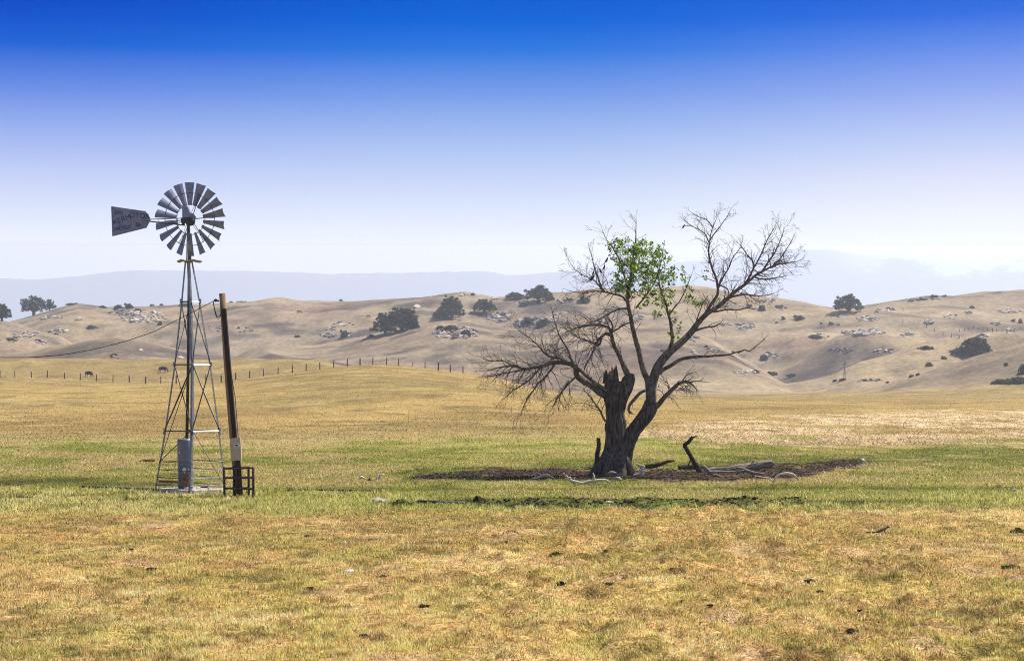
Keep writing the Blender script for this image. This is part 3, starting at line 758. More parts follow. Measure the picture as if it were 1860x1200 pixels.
m = MB(); m.tube([pl(399, 547, -.12), pl(390, 546, -.14)], .03, 8); m.lathe(pl(393, 546, -.14), [(.01, -.05), (.045, -.04), (.03, 0), (.045, .04), (.01, .05)], 12); m.build('insulator', DARKIRON, t)
for k, (dx, dy) in enumerate(((-3, 25), (0, 29), (3, 24))):
    m = MB(); pts = []
    for i in range(15):
        u = i / 14; pts.append(pl(389 + 18 * u, 548 + dx * .4 + (dy + 4) * math.sin(math.pi * u) ** .8 * (1 - .25 * u) - 0 + 6 * u, -.16 - .03 * k))
    m.tube(pts, .009, 5); m.build('wire_loop', CABLE, t)
# twisted service cable running off to the left
cp = [(389, 546), (363, 560), (324, 580), (280, 602), (252, 612), (224, 621), (168, 635), (112, 644.5), (56, 649), (0, 649), (-70, 646), (-200, 630), (-420, 590)]
xs_ = [c_[0] for c_ in cp][::-1]; ysn = [c_[1] for c_ in cp][::-1]
m = MB(); axis = []
for px in np.arange(389, -420, -3.0):
    w_ = np.linspace(-14, 14, 9); yv = float(np.mean(np.interp(np.clip(px + w_, -420, 389), xs_, ysn))) if px < 372 else float(np.interp(px, xs_, ysn))
    axis.append(pw(px, yv, PY))
for ph in (0, 2.094, 4.189):
    m.tube([a + Vector((0, math.cos(i * .62 + ph), math.sin(i * .62 + ph))) * .008 for i, a in enumerate(axis)], .0055, 5)
o = m.build('power_cable', CABLE); tag(o, 'black twisted cable sagging from the utility pole across behind the windmill legs', 'cable')

gb = P(435, 899, 61.6); gb.z = gz(gb.x, 61.6)
t = thing('pipe_guard', 'dark rusty welded pipe cage around the foot of the utility pole', 'guard', gb)
cr = [(-.45, -.1), (.46, -.24), (.22, .52), (-.24, .56)]
for x, y in cr:
    m = MB(); m.tube([(x, y, -.2), (x + rnd.uniform(-.01, .01), y, .93)], .038, 10); m.build('post', DRUST, t, True)
for z in (.90, .60, .27):
    for k in range(4):
        a, b = cr[k], cr[(k + 1) % 4]; m = MB(); m.tube([(a[0], a[1], z + rnd.uniform(-.02, .02)), ((a[0] + b[0]) / 2, (a[1] + b[1]) / 2, z - .015), (b[0], b[1], z + rnd.uniform(-.02, .02))], .026, 8); m.build('rail', DRUST, t, True)

# ------------------------------------------------------------------ the half dead tree
m_, t_, b_, o_ = new_mat('bark')
v_ = N(t_, 'ShaderNodeTexCoord').outputs['Object']
n1 = noise_tex(t_, 2.2, 7, .7, v_, (7, 7, .8)); n2 = noise_tex(t_, 1.3, 5, .6, v_)
col = mixrgb(t_, (.024, .018, .015), (.19, .15, .122), mapr(t_, n1, .36, .66))
col = mixrgb(t_, col, (.045, .035, .031), mapr(t_, n2, .48, .68))
t_.links.new(col, b_.inputs['Base Color']); b_.inputs['Roughness'].default_value = .95; b_.inputs['Specular IOR Level'].default_value = .08
bump(t_, b_, n1, 1.0, .05)
BARK = m_
LIMB = surf('limb bark', (.06, .047, .039), (.20, .162, .132), 5, .9, 0, .1, (2, 2, 1), (.022, .017, .015), .8, .02)
TWIG = surf('dead twig', (.105, .078, .060), (.20, .158, .122), 6, .85, 0, .1)
DEADW = surf('bleached dead wood', (.52, .45, .35), (.78, .70, .57), 5, .9, 0, .1, (2, 5, 5), (.10, .075, .055), .9, .02)
LOGM = surf('grey rotting log', (.20, .155, .115), (.44, .36, .28), 4, .95, 0, .05, (1, 9, 9), (.05, .038, .03), 1., .03)
DLOG = surf('dark rotten wood', (.03, .022, .018), (.09, .066, .052), 5, .95, 0, .05, (1, 6, 6), None, 1., .03)
TY = 76.0; KT = F / TY
ty0 = P(1115, 862, TY); TZ = gz(ty0.x, TY)
T = thing('tree', 'large half dead tree with bare limbs, one green patch and a split trunk', 'tree', (ty0.x, TY, TZ))
def tp(px, py, dy=0.):
    p = P(px, py, TY + dy); return p - Vector((ty0.x, TY, TZ))
def spline(pts, step):
    """Catmull-Rom through points (vectors), resampled about every step metres"""
    pts = [Vector(p) for p in pts]; out_ = []
    for i in range(len(pts) - 1):
        p0 = pts[max(i - 1, 0)]; p1 = pts[i]; p2 = pts[i + 1]; p3 = pts[min(i + 2, len(pts) - 1)]
        n = max(2, int((p2 - p1).length / step))
        for k in range(n):
            u = k / n
            out_.append(.5 * ((2 * p1) + (p2 - p0) * u + (2 * p0 - 5 * p1 + 4 * p2 - p3) * u * u + (3 * p1 - p0 - 3 * p2 + p3) * u ** 3))
    out_.append(pts[-1]); return out_
def furrow(seed, nn, amp):
    def fn(th, i):
        a = math.sin(th) * nn / 2; b = math.cos(th) * nn / 2
        v = mnoise.noise(Vector((a, b, i * .07 + seed))); v2 = mnoise.noise(Vector((a * .3, b * .3, i * .11 + seed + 9)))
        v3 = mnoise.noise(Vector((a * 2, b * 2, i * .16 + seed)))
        return 1 + amp * (1.2 * (.5 - abs(v)) - .2) + amp * .9 * v2 + amp * .4 * v3
    return fn
def trunk_tube(mb, pts, widths, seed, sides=64, amp=.22, step=.05, dys=None):
    """pts: (column, row, dy); widths in photo pixels"""
    P3 = [tp(*q) for q in pts]
    seg = [0]
    for a, b in zip(P3[:-1], P3[1:]): seg.append(seg[-1] + (b - a).length)
    sp_ = spline(P3, step); L = [0]
    for a, b in zip(sp_[:-1], sp_[1:]): L.append(L[-1] + (b - a).length)
    rad = [float(np.interp(l / L[-1] * seg[-1], seg, widths)) / 2 / KT * .87 for l in L]
    mb.tube(sp_, rad, sides, True, furrow(seed, 15, amp)); return sp_
m = MB()
trunk_tube(m, [(1112, 876, .2), (1113, 862, .15), (1116, 850, .1), (1119, 830, .04), (1119, 800), (1118, 760), (1118, 725), (1119, 706), (1117, 694)], [96, 84, 66, 50, 43, 38, 40, 44, 34], 1)
# root flares
for x0, x1, dy, w0 in ((1098, 1070, -.35, 24), (1112, 1100, -.75, 26), (1124, 1128, -.75, 26), (1134, 1152, -.45, 24), (1130, 1156, .3, 22), (1102, 1080, .4, 22)):
    trunk_tube(m, [(lerp(x0, 1116, .4), 812, dy * .25), (x0, 838, dy * .6), (lerp(x0, x1, .6), 858, dy * .9), (x1, 874, dy * 1.25)], [14, w0, w0, w0 * .7], x0, 26, .18, .07)
# the broken left stub: a hollow shell with splinters
trunk_tube(m, [(1117, 722), (1112, 704), (1110, 690), (1109, 682)], [34, 32, 27, 25], 4, 48, .2)
def shard(pts, w_):
    q = [tp(*p) for p in pts]; m.tube(spline(q, .06), [float(np.interp(i, [0, len(spline(q, .06)) - 1], [w_ / 2 / KT, .006])) for i in range(len(spline(q, .06)))], 7, True, furrow(pts[0][0], 4, .3))
for k in range(22):
    a = 2 * math.pi * k / 22; x = 1109.5 + 11 * math.cos(a); dy = .22 * math.sin(a)
    hgt = 686 - (6 + 9 * abs(math.sin(k * 2.3)) + (9 if math.cos(a) > .35 and dy > -.1 else 0))
    shard([(x, 696, dy), (x * .985 + 1109.5 * .015, lerp(696, hgt, .6), dy), (x + rnd.uniform(-1, 1), hgt, dy * 1.02)], 9)
shard([(1112, 690, .1), (1112.5, 676, .12), (1111, 664, .12)], 10); shard([(1100, 690, -.1), (1098, 682, -.12), (1097, 677, -.12)], 8)
# right stub that carries an upright limb
trunk_tube(m, [(1126, 728, -.05), (1133, 712, -.1), (1139, 698, -.1), (1143, 687, -.08), (1143, 679, -.05)], [30, 27, 25, 24, 15], 6, 48, .2)
for k in range(9):
    a = k * .7; shard([(1146 + 3 * math.cos(a), 690, .1 * math.sin(a)), (1148 + 5 * math.cos(a), 683 - 5 * abs(math.sin(k)), .16 * math.sin(a))], 8)
# second stem leaning right
S2 = [(1134, 838, .1), (1138, 812, .05), (1147, 790), (1158, 773), (1172, 757), (1180, 742), (1183, 728)]
trunk_tube(m, S2, [30, 31, 30, 28, 30, 31, 26], 8, 48, .15)
trunk_tube(m, [(1179, 745, -.06), (1186, 738, -.1), (1193, 733, -.1)], [20, 14, 11], 9, 24, .15)
tr_o = m.build('trunk', BARK, T, True)
m = MB()
inner = [tp(1109, 694, -.0), tp(1109, 686, -.02)]
m.tube([tp(1108.5, 690, -.30), tp(1108, 680, -.24), tp(1108.5, 674, -.2)], [.085, .08, .02], 12, True, furrow(3, 6, .25)); m.build('split_wood', surf('split heartwood', (.10, .065, .042), (.21, .145, .10), 5, .95, 0, .05, (6, 6, 1), None, 1., .02), T)

TW = {1: MB(), 2: MB(), 3: MB(), 4: MB()}                     # twigs of the four parts of the crown
def grow(mb, p, d, L, r, lev, trop, curl, seed, kids, minr=.0056):
    """a dead twig with its own side twigs"""
    q = random.Random(seed); n = max(3, int(L / .11)); n = min(n, 12); st = L / n
    pts = [p.copy()]; rr = [r]; d = d.normalized(); side = Vector((q.gauss(0, 1), q.gauss(0, 1), q.gauss(0, 1))).normalized()
    for i in range(n):
        d = (d + Vector((q.gauss(0, .13), q.gauss(0, .13), q.gauss(0, .13))) + trop * (.10 * (i + 1) / n + .03) + side * curl * .17).normalized()
        pts.append(pts[-1] + d * st); rr.append(max(minr * .62, r * (1 - .8 * (i + 1) / n)))
        if lev > 0 and i >= 1 and q.random() < kids:
            for _ in range(1 if q.random() < .7 else 2):
                ax = d.orthogonal().normalized(); ax.rotate(Matrix.Rotation(q.uniform(0, 6.283), 3, d))
                a = R(q.uniform(18, 50)); dd = d * math.cos(a) + ax * math.sin(a)
                grow(mb, pts[-1], dd, L * q.uniform(.34, .62) * (1 - .3 * i / n), max(minr, rr[-1] * .72), lev - 1, trop, curl, q.random() * 1e6, kids * .9, minr)
    mb.tube(pts, rr, 4 if r > .012 else 3, False)
UPT = Vector((.0, 0, 1)); DROOP = Vector((0, 0, -1)); NONE = Vector((0, 0, 0))
LIMBS_PX = {}
def limb(key, pts, w0, w1, dy1, grp, nt=10, L=(.5, 1.1), trop=NONE, start=.25, kids=.55, lev=2, dy0=0., knob=.10, mid=None, out_=NONE, spawn_ang=(30, 70), mat_=None):
    nt = int(nt * ((1.2 if grp == 3 else 1.5) if nt > 5 else 1)); kids = min(.8, kids * 1.25); L = (L[0] * 1.1, L[1] * 1.12)
    n = len(pts); g = random.Random(hash(key) % 1000 if not isinstance(key, int) else key)
    cum = [0]
    for a, b in zip(pts[:-1], pts[1:]): cum.append(cum[-1] + math.hypot(b[0] - a[0], b[1] - a[1]))
    P3 = [tp(x, y, dy0 + (dy1 - dy0) * (c / cum[-1]) ** 1.2 + (.0 if i in (0,) else .05 * math.sin(i * 1.9 + key))) for i, ((x, y), c) in enumerate(zip(pts, cum))]
    s_ = spline(P3, .07); M_ = len(s_)
    wk = [(0, w0), (1, w1)] if mid is None else [(0, w0), (.5, mid), (1, w1)]
    rad = [float(np.interp(i / (M_ - 1), [a for a, b in wk], [b for a, b in wk])) / 2 / KT * (.84 if w0 > 4 else 1) for i in range(M_)]
    jit = [Vector((mnoise.noise(v * 1.7 + Vector((key, 0, 0))), mnoise.noise(v * 1.7 + Vector((0, key, 0))), mnoise.noise(v * 1.7 + Vector((0, 0, key))))) * min(.05, rad[i] * 1.2 + .012) for i, v in enumerate(s_)]
    s_ = [v + j * min(1, i / 4) for i, (v, j) in enumerate(zip(s_, jit))]
    mb = MB(); sides = 18 if w0 > 8 else (10 if w0 > 4 else 7)
    mb.tube(s_, rad, sides, True, furrow(key, 5, knob))
    mb.build('limb', mat_ or (LIMB if w0 > 4 else TWIG), T, True)
    for k in range(nt):
        u = start + (1 - start) * ((k + g.random()) / nt); i = min(M_ - 2, int(u * (M_ - 1)))
        d = (s_[i + 1] - s_[i - 1]).normalized() if i > 0 else (s_[1] - s_[0]).normalized()
        ax = d.orthogonal().normalized(); ax.rotate(Matrix.Rotation(g.uniform(0, 6.283), 3, d))
        a = R(g.uniform(*spawn_ang)); dd = d * math.cos(a) + ax * math.sin(a) + out_
        ln = g.uniform(*L) * (1.0 - .25 * u)
        grow(TW[grp], s_[i], dd, ln, max(.006, min(.022, rad[i] * .6)), lev, trop, g.choice((-1, 1)) * .8, g.random() * 1e6, kids)
    if nt: grow(TW[grp], s_[-1], (s_[-1] - s_[-2]), g.uniform(*L) * .7, max(.006, rad[-1] * .9), lev, trop, .5, g.random() * 1e6, kids)
    return s_
hshr = lambda *a: a
# --- group 1: low left limbs, drooping
limb(1, [(1106, 724), (1098, 716), (1090, 711), (1075, 700), (1057, 690), (1048, 681), (1046, 669), (1035, 661), (1015, 659), (997, 660), (977, 666), (955, 669), (931, 664), (905, 668)], 17, 3, -.5, 1, 20, (.6, 1.25), Vector((-.3, 0, -.25)), .38, .62, mid=9)
limb(2, [(1108, 712), (1095, 704), (1080, 694), (1068, 684), (1060, 677), (1050, 668), (1040, 662)], 9, 5, -.35, 1, 7, (.4, .9), DROOP * .6, .2, dy0=-.1)
limb(3, [(1036, 661), (1016, 650), (994, 645), (977, 626), (958, 612), (942, 600)], 5.5, 1.5, -.9, 1, 15, (.5, 1.1), Vector((-.25, 0, .15)), .15, .62, dy0=-.3)
limb(4, [(1041, 662), (1030, 634), (1016, 606), (1005, 573), (1000, 556)], 5, 1.3, .5, 1, 11, (.5, 1.0), Vector((-.2, 0, .3)), .15, .6, dy0=-.3)
limb(5, [(1008, 660), (994, 681), (977, 697), (960, 722), (946, 752)], 5, 1.2, -1.1, 1, 13, (.5, 1.0), DROOP * .9, .12, .6, dy0=-.35)
limb(6, [(962, 669), (945, 672), (925, 676), (900, 681), (884, 684)], 3.5, 1.2, -.2, 1, 10, (.4, .8), Vector((-.4, 0, 0)), .1, .62, dy0=-.45)
limb(7, [(932, 664), (912, 655), (889, 655), (872, 648)], 3, 1, -.9, 1, 10, (.4, .75), Vector((-.4, 0, .15)), .1, .62, dy0=-.45)
limb(8, [(1100, 765), (1092, 752), (1085, 740), (1072, 720), (1062, 708)], 4, 1.3, -.5, 1, 9, (.5, 1.0), DROOP, .2, .62, dy0=-.15)
limb(9, [(1046, 684), (1030, 700), (1012, 722), (1002, 742)], 4, 1.2, .5, 1, 12, (.5, 1.0), DROOP * .9, .1, .62, dy0=-.2)
limb(10, [(982, 666), (962, 690), (938, 705), (915, 722)], 3.5, 1.1, .3, 1, 11, (.5, .9), DROOP * .6 + Vector((-.3, 0, 0)), .1, .6, dy0=-.4)
# --- group 2: limb from the right stub, and the upper left crown
limb(11, [(1143, 684), (1137, 673), (1130, 656), (1119, 633), (1112, 612), (1109, 602)], 14, 7, .3, 2, 8, (.4, .9), NONE, .3, .6, mid=10)
limb(12, [(1111, 609), (1100, 606), (1092, 613), (1083, 627), (1074, 645), (1064, 664)], 8, 1.5, -.6, 2, 14, (.5, 1.0), DROOP * .8, .15, .62, dy0=.2)
limb(13, [(1110, 603), (1104, 594), (1082, 590), (1060, 593), (1032, 602), (1020, 606)], 6, 1.3, .6, 2, 14, (.5, 1.0), Vector((-.2, 0, -.3)), .15, .6, dy0=.3)
limb(14, [(1111, 604), (1111, 590), (1106, 578)], 5, 2.5, .4, 2, 5, (.3, .7), UPT * .3, .2, .55, dy0=.3)
limb(15, [(1092, 614), (1087, 626), (1070, 620), (1054, 614), (1038, 606), (1022, 592)], 5, 1.2, -.5, 2, 13, (.45, .9), Vector((-.3, 0, .15)), .1, .6, dy0=.1)
limb(16, [(1109, 603), (1122, 597), (1132, 590), (1143, 586)], 4.5, 3, .3, 2, 5, (.3, .7), DROOP * .3, .1, .5, dy0=.3)
D = limb(17, [(1183, 738), (1180, 722), (1177, 695), (1170, 676), (1163, 650), (1157, 625), (1146, 582), (1141, 546), (1142, 520), (1147, 490), (1151, 460), (1155, 430), (1155, 398)], 15, 1.2, .6, 2, 22, (.4, .9), UPT * .5, .40, .5, mid=8)
limb(18, [(1142, 552), (1136, 545), (1129, 538), (1109, 532), (1096, 528), (1087, 516), (1076, 506), (1057, 499), (1043, 488), (1036, 478)], 5, 1.1, .3, 2, 22, (.4, .8), Vector((-.2, 0, .55)), .2, .6, dy0=.4)
limb(19, [(1097, 528), (1088, 510), (1080, 488), (1075, 466), (1070, 452)], 3, 1, -.5, 2, 11, (.35, .7), UPT * .8 + Vector((-.15, 0, 0)), .1, .6, dy0=.35)
limb(20, [(1144, 540), (1136, 505), (1124, 470), (1113, 448), (1101, 434), (1094, 418)], 4, 1, .1, 2, 12, (.35, .7), UPT * .6, .3, .5, dy0=.45)
limb(21, [(1100, 530), (1080, 528), (1058, 532), (1034, 528)], 3, 1, .9, 2, 11, (.4, .8), DROOP * .4 + Vector((-.2, 0, 0)), .1, .62, dy0=.4)
limb(22, [(1140, 560), (1122, 562), (1100, 572), (1080, 584), (1066, 575)], 4, 1.1, .9, 2, 12, (.4, .85), Vector((-.2, 0, .1)), .1, .6, dy0=.4)
# --- group 3: the great right limb and its fan
E = limb(23, [(1182, 734), (1184, 706), (1190, 676), (1205, 651), (1221, 634), (1246, 614), (1265, 590), (1282, 571), (1304, 556), (1326, 538), (1348, 521), (1367, 505), (1384, 494), (1403, 483), (1425, 478), (1444, 476)], 24, 1.6, 1.2, 3, 44, (.5, 1.05), UPT * .45 + Vector((.25, 0, 0)), .5, .6, mid=11)
limb(24, [(1278, 575), (1287, 561), (1298, 546), (1304, 532), (1303, 513), (1296, 491), (1289, 472), (1287, 452), (1290, 430), (1294, 414), (1300, 400)], 8, 1.3, .2, 3, 22, (.45, .95), UPT * .4, .3, .58, dy0=.6)
limb(25, [(1288, 440), (1280, 425), (1271, 418), (1254, 411), (1243, 410)], 2.6, 1, -.5, 3, 8, (.3, .6), UPT * .6, .2, .55, dy0=.3)
limb(26, [(1294, 413), (1284, 400), (1268, 393), (1258, 386)], 2.2, 1, .3, 3, 7, (.25, .5), UPT * .6, .2, .55, dy0=.25)
limb(27, [(1290, 436), (1298, 425), (1312, 406), (1322, 392), (1326, 382)], 2.4, 1, .7, 3, 8, (.25, .55), UPT * .7, .2, .55, dy0=.25)
limb(28, [(1303, 528), (1315, 502), (1326, 483), (1331, 469), (1342, 454)], 4.5, 1.6, .9, 3, 12, (.4, .85), UPT * .4, .25, .58, dy0=.5)
limb(29, [(1345, 524), (1355, 512), (1364, 499), (1370, 485), (1378, 469), (1386, 452), (1397, 430), (1408, 412)], 5, 1.2, .4, 3, 18, (.45, .85), UPT * .5 + Vector((.2, 0, 0)), .2, .58, dy0=.9)
limb(30, [(1370, 484), (1366, 472), (1359, 466), (1352, 456), (1343, 444)], 3, 1, .9, 3, 9, (.3, .65), UPT * .5, .2, .55, dy0=.6)
limb(31, [(1383, 495), (1397, 474), (1410, 452), (1420, 430), (1424, 418)], 4, 1.1, 1.6, 3, 15, (.4, .8), UPT * .4 + Vector((.35, 0, 0)), .2, .6, dy0=1.)
limb(32, [(1400, 486), (1418, 468), (1432, 448), (1440, 436)], 3, 1, .8, 3, 11, (.35, .65), UPT * .3 + Vector((.3, 0, 0)), .15, .58, dy0=1.)
limb(33, [(1326, 540), (1345, 535), (1366, 535), (1388, 536), (1406, 532)], 5, 1.3, 1.8, 3, 15, (.4, .8), Vector((.3, 0, -.15)), .3, .6, dy0=.9)
limb(34, [(1372, 504), (1392, 508), (1412, 505), (1430, 500)], 3.2, 1, .3, 3, 13, (.4, .75), Vector((.3, 0, -.1)), .1, .6, dy0=1.)
limb(35, [(1292, 566), (1315, 563), (1342, 562), (1356, 559), (1371, 561)], 5, 2, 1.3, 3, 3, (.3, .5), NONE, .5, .4, dy0=.6)
limb(36, [(1262, 601), (1282, 595), (1296, 593), (1305, 589)], 5.5, 2.5, -.4, 3, 3, (.3, .6), DROOP * .3, .5, .4, dy0=.4)
limb(37, [(1303, 516), (1312, 520), (1322, 525), (1325, 535), (1323, 545)], 3, 1.8, .2, 3, 2, (.2, .4), NONE, .6, .3, dy0=.5)
limb(38, [(1198, 678), (1205, 670), (1221, 661), (1241, 652), (1265, 648), (1293, 646), (1315, 645), (1331, 641), (1343, 638)], 9, 2.6, -.7, 3, 4, (.3, .6), DROOP * .4, .35, .4, dy0=.1, mid=6)
limb(39, [(1340, 641), (1352, 635), (1362, 637), (1375, 628), (1385, 619), (1392, 612)], 3, 1, -.8, 3, 4, (.2, .45), NONE, .3, .4, dy0=-.7)
limb(40, [(1212, 642), (1221, 615), (1219, 590), (1214, 572), (1209, 549), (1200, 524), (1196, 500)], 9, 2, -.5, 4, 9, (.35, .7), UPT * .3, .3, .5, dy0=.1, mid=5)
limb(41, [(1262, 598), (1268, 575), (1275, 555), (1284, 540)], 3, 1, -.4, 3, 9, (.3, .6), UPT * .4, .1, .55, dy0=.3)
# --- group 4: low right limb, dangling stub
limb(42, [(1184, 744), (1195, 735), (1210, 717), (1220, 707), (1232, 697), (1246, 694), (1254, 696)], 13, 5, -.8, 4, 20, (.45, .9), DROOP * 1.0, .35, .66, dy0=-.1)
limb(43, [(1244, 695), (1265, 692), (1282, 693)], 3, 1.2, -.9, 4, 3, (.2, .4), DROOP * .3, .3, .4, dy0=-.75)
limb(44, [(1172, 709), (1162, 714), (1151, 727), (1144, 737), (1142, 745), (1146, 750)], 6, 4.5, -.5, 4, 3, (.2, .4), DROOP * .4, .6, .4, dy0=-.1, mid=7)
limb(45, [(1155, 560), (1170, 540), (1190, 510), (1200, 480), (1205, 450)], 3.5, 1, -.4, 4, 8, (.3, .6), UPT * .5, .2, .5, dy0=.5)
limb(46, [(1216, 572), (1232, 550), (1246, 525), (1256, 500)], 3, 1, -.7, 4, 7, (.3, .6), UPT * .5, .2, .5, dy0=-.3)
for k_, mb in TW.items(): tag(mb.build('twigs', TWIG, T), kind='stuff')

# green leaves
m_, t_, b_, o_ = new_mat('leaf'); t_.nodes.remove(b_)
at = N(t_, 'ShaderNodeAttribute'); at.attribute_name = 'Col'
df = N(t_, 'ShaderNodeBsdfDiffuse'); trl = N(t_, 'ShaderNodeBsdfTranslucent'); mx_ = N(t_, 'ShaderNodeMixShader'); mx_.inputs[0].default_value = .45
t_.links.new(at.outputs['Color'], df.inputs[0]); t_.links.new(at.outputs['Color'], trl.inputs[0])
t_.links.new(df.outputs[0], mx_.inputs[1]); t_.links.new(trl.outputs[0], mx_.inputs[2]); t_.links.new(mx_.outputs[0], o_.inputs['Surface'])
LEAFM = m_
def leaf_mesh(name, cen, size, colors, seed, flat=.35, mat=None):
    g = np.random.default_rng(seed); n = len(cen)
    nrm = g.normal(size=(n, 3)); nrm[:, 2] += flat; nrm /= np.linalg.norm(nrm, axis=1)[:, None]
    u = np.cross(nrm, g.normal(size=(n, 3))); u /= np.linalg.norm(u, axis=1)[:, None]; v = np.cross(nrm, u)
    s_ = (size * (.6 + .8 * g.random(n)))[:, None]
    V = np.empty((n, 4, 3)); V[:, 0] = cen - u * s_; V[:, 1] = cen + v * s_ * .62 - u * s_ * .15; V[:, 2] = cen + u * s_; V[:, 3] = cen - v * s_ * .62 - u * s_ * .15
    q = np.arange(n * 4).reshape(n, 4)
    return np_mesh(name, V.reshape(-1, 3), q, mat or LEAFM, False, np.repeat(colors, 4, axis=0))
BL = [(1135, 462, 26, 26, 330), (1165, 468, 28, 30, 420), (1150, 497, 34, 26, 400), (1186, 500, 24, 24, 260), (1206, 490, 16, 32, 200), (1128, 515, 16, 14, 90), (1172, 527, 30, 13, 150), (1196, 543, 18, 13, 80),
      (1222, 518, 10, 22, 70), (1240, 498, 7, 9, 22), (1250, 524, 9, 19, 50), (1256, 545, 9, 13, 30), (1214, 560, 13, 13, 55), (1190, 570, 11, 9, 36), (1225, 598, 9, 16, 55), (1270, 552, 6, 8, 16), (1285, 494, 4, 13, 14),
      (1181, 452, 22, 11, 130), (1200, 455, 9, 6, 24), (1118, 447, 11, 10, 70), (1124, 438, 7, 6, 26), (1140, 535, 14, 8, 30), (1168, 552, 20, 8, 36), (1186, 690, 3, 4, 9), (1192, 700, 4, 3, 8), (1232, 615, 5, 6, 12)]
cen = []; gq = random.Random(4)
for x, y, rx, ry, n in BL:
    n = int(n * 1.9); nsub = max(2, n // 10)
    for _ in range(nsub):
        a = gq.uniform(0, 6.283); rr_ = math.sqrt(gq.random()); cx, cy = x + 1.12 * rx * rr_ * math.cos(a), y + 1.08 * ry * rr_ * math.sin(a); dy = gq.gauss(0, .55)
        for _ in range(n // nsub + 1):
            cen.append(tp(cx + gq.gauss(0, 2.6), cy + gq.gauss(0, 2.4), dy + gq.gauss(0, .08) + .2))
cen = np.array([tuple(c_) for c_ in cen]); g_ = np.random.default_rng(5)
tone = g_.random(len(cen))[:, None]
lc = np.where(tone < .36, np.array([.07, .125, .014]), np.where(tone < .86, np.array([.21, .325, .04]), np.array([.46, .54, .15]))) * (.75 + .5 * g_.random((len(cen), 1)))
lo_ = bpy.data.objects.new('foliage', leaf_mesh('foliage', cen, np.full(len(cen), .049), lc, 6)); C.objects.link(lo_); lo_.parent = T

# birds on the left twigs
BIRDM = surf('black feathers', (.010, .010, .012), (.025, .025, .03), 20, .5, 0, .3)
def bird_mesh():
    m = MB()
    pr = [(-.10, .004), (-.085, .022), (-.05, .038), (0, .046), (.04, .044), (.07, .036), (.09, .034), (.108, .030), (.122, .016), (.145, .002)]
    pts = [Vector((x, 0, .07 + .55 * max(0, x) + .35 * x)) for x, r in pr]
    m.tube(pts, [r for x, r in pr], 10)
    m.add([(-.08, -.018, .045), (-.08, .018, .045), (-.20, .024, -.03), (-.20, -.024, -.03), (-.08, -.018, .053), (-.08, .018, .053), (-.20, .024, -.024), (-.20, -.024, -.024)], [(0, 1, 2, 3), (7, 6, 5, 4), (0, 4, 5, 1), (1, 5, 6, 2), (2, 6, 7, 3), (3, 7, 4, 0)])
    for y in (-.016, .016): m.tube([(0, y, .04), (.004, y, -.01)], .004, 4)
    return m.mesh('bird', BIRDM, True)
BMESH = bird_mesh()
for k, (px, py, lab) in enumerate(((1102, 474, 'small black bird perched on a bare twig left of the green leaves, topmost of five'), (1098, 486, 'small black bird perched second from the top left of the green leaves'),
        (1090, 493, 'small black bird perched third from the top on bare twigs left of the leaves'), (1078, 497, 'small black bird perched fourth from the top on the left crown twigs'),
        (1075, 508, 'plump dark bird perched lowest on the left crown twigs'), (1242, 412, 'small bird alone on the left tip of the top right bare branches'))):
    o = bpy.data.objects.new('bird', BMESH); C.objects.link(o); o.location = P(px, py + 2.5, TY + (.0 if k < 5 else -.4)); o.rotation_euler = (0, rnd.uniform(-.5, .1), rnd.uniform(-.9, .9) + (math.pi if k in (2,) else 0))
    s_ = (.85, .72, .8, .7, 1.15, .65)[k]; o.scale = (s_,) * 3; tag(o, lab, 'bird', 'black birds perched in the dead tree')

# ------------------------------------------------------------------ post, logs and dead branches at the tree's foot
def wood(name, label, cat, pts, widths, mat, Y=None, sides=14, amp=.14, seed=1, extra=(), group=None, step=.08, lift=0.):
    """pts: (column,row[,dy]) at a depth Y taken from the ground under the first point"""
    m = MB()
    def one(pts, widths, seed):
        q = [P(p[0], p[1], Y + (p[2] if len(p) > 2 else 0)) + Vector((0, 0, lift)) for p in pts]; s_ = spline(q, step); L = len(s_); k = F / Y
        rad = [float(np.interp(i / (L - 1), np.linspace(0, 1, len(widths)), widths)) / 2 / k * (.70 if mat is DEADW else .85 if mat is not DLOG else .95) for i in range(L)]
        m.tube([v + Vector((mnoise.noise(v * 6), mnoise.noise(v * 6 + Vector((9, 0, 0))), mnoise.noise(v * 6 + Vector((0, 9, 0))))) * min(.03, rad[i] * .5) for i, v in enumerate(s_)], rad, sides, True, furrow(seed, 12 if sides >= 18 else 5, amp * 1.7))
    one(pts, widths, seed)
    for i, (p_, w_) in enumerate(extra): one(p_, w_, seed + i + 1)
    o = m.build(name, mat, None, True); return tag(o, label, cat, group)
def yg(px, py): return ground_at(px, py).y
Y0 = TY - .2
wood('post', 'dark stubby wooden post leaning close beside the left of the tree trunk', 'post', [(1081, 868), (1084, 835), (1086.5, 815), (1088, 795)], [11, 9.5, 8.5, 7.5], DLOG, Y0, 14, .10, 3)
yb = yg(1270, 858)
wood('fallen_branch', 'dark bent broken branch standing up from the fallen logs right of the tree', 'branch', [(1274, 862), (1266, 848), (1256, 830), (1246, 814), (1243, 809), (1250, 802), (1258, 794)], [13, 10, 9, 8, 8, 7, 6], DLOG, yb, 12, .12, 5, [([(1256, 832), (1251, 842, .1), (1250, 850, .1)], [3, 2, 2]), ([(1258, 795), (1266, 791)], [4, 2]), ([(1246, 813), (1241, 808)], [6, 4])])
yl = yg(1340, 855)
